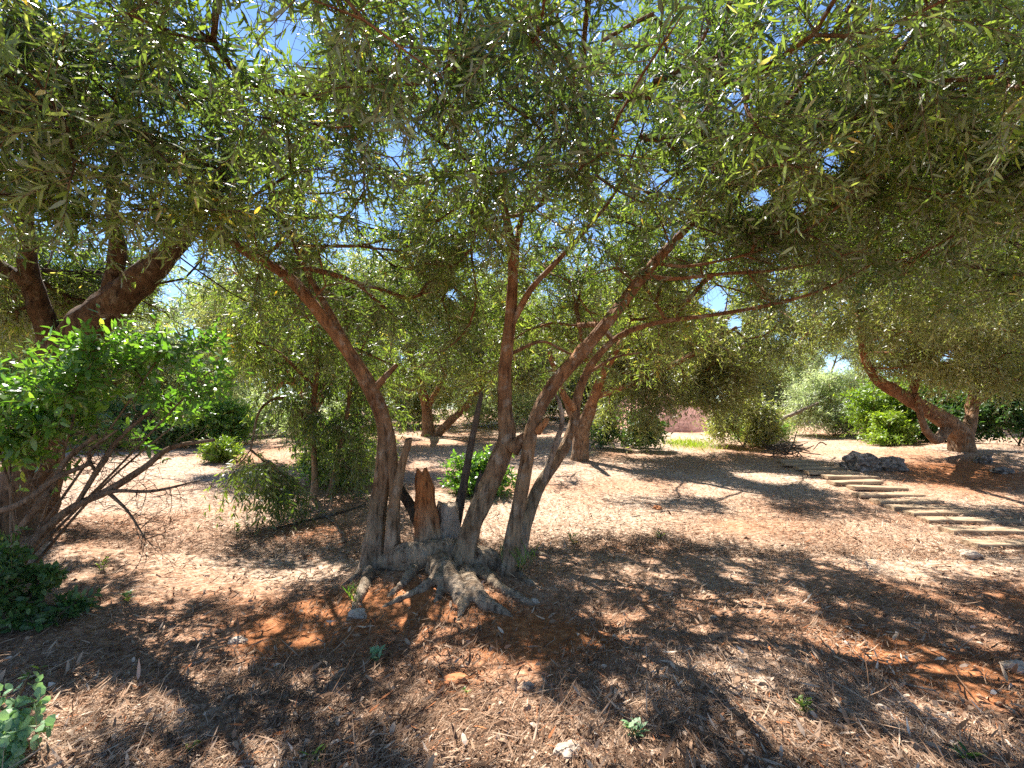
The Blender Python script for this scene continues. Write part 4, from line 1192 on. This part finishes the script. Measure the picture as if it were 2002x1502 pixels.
RG = "grey rocks by the red mound"
for (px, py, s, lab, sd) in [(1690, 918, (.29, .22, .18), "large pale grey pitted rock beside the timber path", 3),
                             (1742, 920, (.23, .19, .13), "smaller darker rock leaning on the right of the large pale rock", 7),
                             (1660, 915, (.16, .14, .08), "low little rock at the left foot of the large pale rock", 9),
                             (1960, 925, (.13, .11, .06), "low rock on the red mound right of the forked trunk", 12),
                             (1925, 905, (.13, .12, .09), "pale rock against the right foot of the forked trunk", 14)]:
    p = gpt(px, py)
    origin_to(rock("rock", lab, p, s, ROCK, sd, group=RG), p)
SGp = "stones lying on the litter"
for (px, py, s, lab, sd) in [(1110, 1482, (.052, .04, .03), "pale flat stone at the bottom edge right of the middle", 21),
                             (890, 1338, (.062, .05, .03), "orange clod of earth in the sunny patch before the tree", 22),
                             (1395, 1212, (.022, .02, .016), "small white pebble before the sun stripes on the right", 23),
                             (1465, 1373, (.03, .024, .014), "pale chip of stone left of the small green weed on the right", 24),
                             (1045, 1178, (.035, .03, .02), "grey pebble beside the right root of the middle tree", 25),
                             (1030, 1345, (.028, .024, .016), "grey pebble right of the orange clod", 26),
                             (700, 1205, (.055, .045, .03), "grey stone at the foot of the left stem", 27),
                             (1985, 1310, (.05, .04, .03), "pale stone at the right edge on bare red earth", 28),
                             (1895, 1090, (.08, .07, .045), "pale stone under the near end of the timber path", 29),
                             (465, 1255, (.05, .035, .02), "flat pale stone in the sun left of the orange earth", 30),
                             (1950, 1375, (.03, .025, .018), "reddish pebble near the right edge below the pale stone", 31),
                             (1285, 995, (.05, .05, .03), "small red stone in the sun behind the right stem", 32)]:
    p = gpt(px, py)
    origin_to(rock("stone", lab, p, s, CLOD if sd in (22, 31, 32) else STONE, sd, cat="stone", group=SGp, sink=.3), p)


# ------------------------------------------------------------------ fallen branches and sticks
def fallen(label, pts, m=DRY, twigs=0, seed=0, name="fallen_branch", group="sticks on the ground", lift=.0):
    P = np.array([gpt(a, b) for a, b, _ in pts]); R = np.array([c for _, _, c in pts])
    P[:, 2] += R * .6 + lift
    r = np.random.default_rng(seed)
    g = Geo()
    C, rd = tube(g, P, R, .03, 8, .12, seed)
    for k in range(twigs):
        p = C[r.integers(1, len(C) - 1)]
        d = nrm(np.array([r.normal(), r.normal(), abs(r.normal()) * .5]))
        L = .1 + .2 * r.random()
        tube(g, [p, p + d * L * .5, p + d * L + r.normal(0, .03, 3)], [R.mean() * .6, R.mean() * .4, R.mean() * .2], .04, 5, 0, k)
    o = g.build(name, m)
    origin_to(o, P[0])
    return tag(o, label, "branch" if twigs else "stick", group)


fallen("pale grey fallen branch with side twigs in the sun left of the middle tree", [(580, 975, .018), (620, 1000, .016), (650, 1020, .014), (668, 1045, .010)], twigs=7, seed=1)
fallen("long dark stick lying left of the middle tree behind the pale fallen branch", [(540, 1035, .012), (600, 1020, .016), (670, 1003, .016), (715, 988, .012)], m=BARK_DARK, twigs=2, seed=2)
fallen("curved thin twig in the shade at lower left", [(235, 1352, .003), (300, 1336, .004), (370, 1332, .004), (412, 1345, .003)], seed=3)
fallen("arched thin twig at the bottom edge left of the sunny patch", [(515, 1482, .003), (540, 1455, .0035), (590, 1443, .004), (660, 1448, .003)], seed=4)
fallen("straight stick in the bottom right shade, pointing at the corner", [(1880, 1430, .004), (1930, 1465, .005), (1975, 1498, .005)], seed=5)
fallen("long thin stick in the shade below the sun stripes", [(1640, 1318, .004), (1740, 1332, .005), (1830, 1352, .004)], seed=6)
fallen("broken stick in the bottom right below the long thin one", [(1810, 1370, .008), (1850, 1398, .008)], m=BARK_DARK, seed=7)
fallen("pale split stick right of the sunny patch near the bottom edge", [(1425, 1430, .006), (1460, 1470, .006), (1490, 1500, .005)], seed=8)
fallen("brown stub of stick near the bottom edge left of the middle", [(330, 1440, .009), (375, 1475, .009)], m=BARK_DARK, seed=9)
fallen("short grey stick among green shoots at the lower left", [(205, 1125, .006), (240, 1117, .006)], seed=10)
fallen("grey twig in the shade straight before the middle tree's left root", [(420, 1372, .003), (520, 1362, .004), (555, 1366, .003)], seed=11)
fallen("root-like stick curving over orange earth before the centre stem", [(820, 1298, .004), (850, 1306, .005), (872, 1330, .004)], seed=12)
fallen("weathered grey stick in the sunlit litter behind the right stem", [(1235, 1012, .008), (1300, 1000, .009), (1345, 1003, .007)], seed=13)
# brush pile and leaning pole at the head of the steps
p = gpt(1535, 893)
bp_ = thing("brush_pile", p, "dark heap of dead brushwood at the head of the timber steps", "brush pile")
g = Geo(); r_ = np.random.default_rng(3)
for k in range(34):
    a = p + np.array([r_.normal(0, .2), r_.normal(0, .2), .03 + .25 * r_.random()])
    d = nrm(np.array([r_.normal(), r_.normal(), r_.normal() * .35])) * (.18 + .28 * r_.random())
    tube(g, [a - d, a + r_.normal(0, .03, 3), a + d], [.010, .013, .006], .1, 6, .1, k)
g.build("sticks", BARK_DARK, bp_)
P, R = px_line([(1500, 890, 13.0, 4), (1522, 828, 13.2, 4), (1560, 806, 13.4, 3.5), (1600, 788, 13.6, 2.5)])
g = Geo(); tube(g, P, R, .1, 8, .1, 3)
o = g.build("leaning_pole", DRY); origin_to(o, P[0])
tag(o, "thin grey bent pole against the sky gap above the timber steps", "pole")


# ------------------------------------------------------------------ weeds
def weed(label, px, py, h, n, L, W, m, seed, upright=.6, shape=(0.32, 0.50, 0.68, 0.40), name="weed"):
    p = gpt(px, py)
    root = thing(name, p, label, "weed", "weeds on the litter")
    r = np.random.default_rng(seed)
    g = Geo(); S = []; D = []
    for k in range(max(2, n // 6)):
        d = nrm(np.array([r.normal(0, .5), r.normal(0, .5), 1.0]))
        C, _ = tube(g, [p - [0, 0, .01], p + d * h * .5 + r.normal(0, .008, 3), p + d * h], [.0025, .002, .0012], .02, 5, 0, k)
        for q in range(6):
            S.append(C[r.integers(1, len(C))]); a = r.random() * 6.28
            D.append([math.cos(a), math.sin(a), upright + .4 * r.random()])
    g.build("stem", m, root)
    S, D = np.array(S), nrm(np.array(D))
    k = len(S)
    LV = leaf_verts(S, D, np.tile(UP, (k, 1)) + .3 * r.standard_normal((k, 3)), L * (.6 + .7 * r.random(k)), W * (.7 + .6 * r.random(k)), .4 * r.random(k), shape=shape)
    leaf_mesh("leaves", LV, r.random(k), m, root)


weed("slim lime shoot standing in the sun strip at the left", 200, 1118, .10, 18, .05, .012, LIME, 1, .9)
weed("small green tuft below the slim lime shoot", 247, 1178, .06, 18, .05, .014, BROAD, 2)
weed("bluish green seedling before the left root of the middle tree", 735, 1292, .05, 18, .05, .022, PALEL, 3, shape=ROUND)
weed("pale leafy seedling near the bottom edge right of the sunny patch", 1237, 1446, .06, 24, .04, .016, PALEL, 4, shape=ROUND)
weed("bright green sprig in the shade on the lower right", 1572, 1392, .055, 30, .035, .012, LIME, 5)
weed("single green shoot at the bottom edge left of the middle", 617, 1490, .04, 8, .045, .016, BROAD, 6)
weed("green sprig on the bottom edge at the right", 1895, 1490, .03, 12, .05, .014, BROAD, 7)
weed("tall thin grass tuft at the foot of the right stem", 1012, 1125, .20, 40, .16, .006, BROAD, 8, 1.6, name="grass_tuft")
weed("green grass tuft beside the left root", 690, 1185, .10, 30, .09, .006, BROAD, 9, 1.4, name="grass_tuft")
weed("faint green tuft in the shade right of the middle tree", 1290, 1055, .08, 24, .09, .01, OLIVE, 10)
weed("low green tuft in the shade between the tree and the timber path", 1120, 1065, .08, 24, .09, .01, OLIVE, 11)
weed("young green sapling in the sun below the weeping olive", 462, 1048, .12, 24, .06, .016, LIME, 12)
weed("yellow-green seedling just below the bush shadow at the left edge", 60, 1330, .08, 12, .04, .014, LIME, 13)
weed("tiny yellow-green seedling at the bottom left", 380, 1465, .03, 10, .03, .014, LIME, 14)
weed("tiny seedling beside the orange clod", 912, 1358, .025, 8, .025, .012, BROAD, 15)
weed("dry pale stalk standing before the orange earth", 537, 1290, .10, 6, .03, .004, LITTER, 16, .8)

print("LEAVES", STATS, sum(STATS.values()))
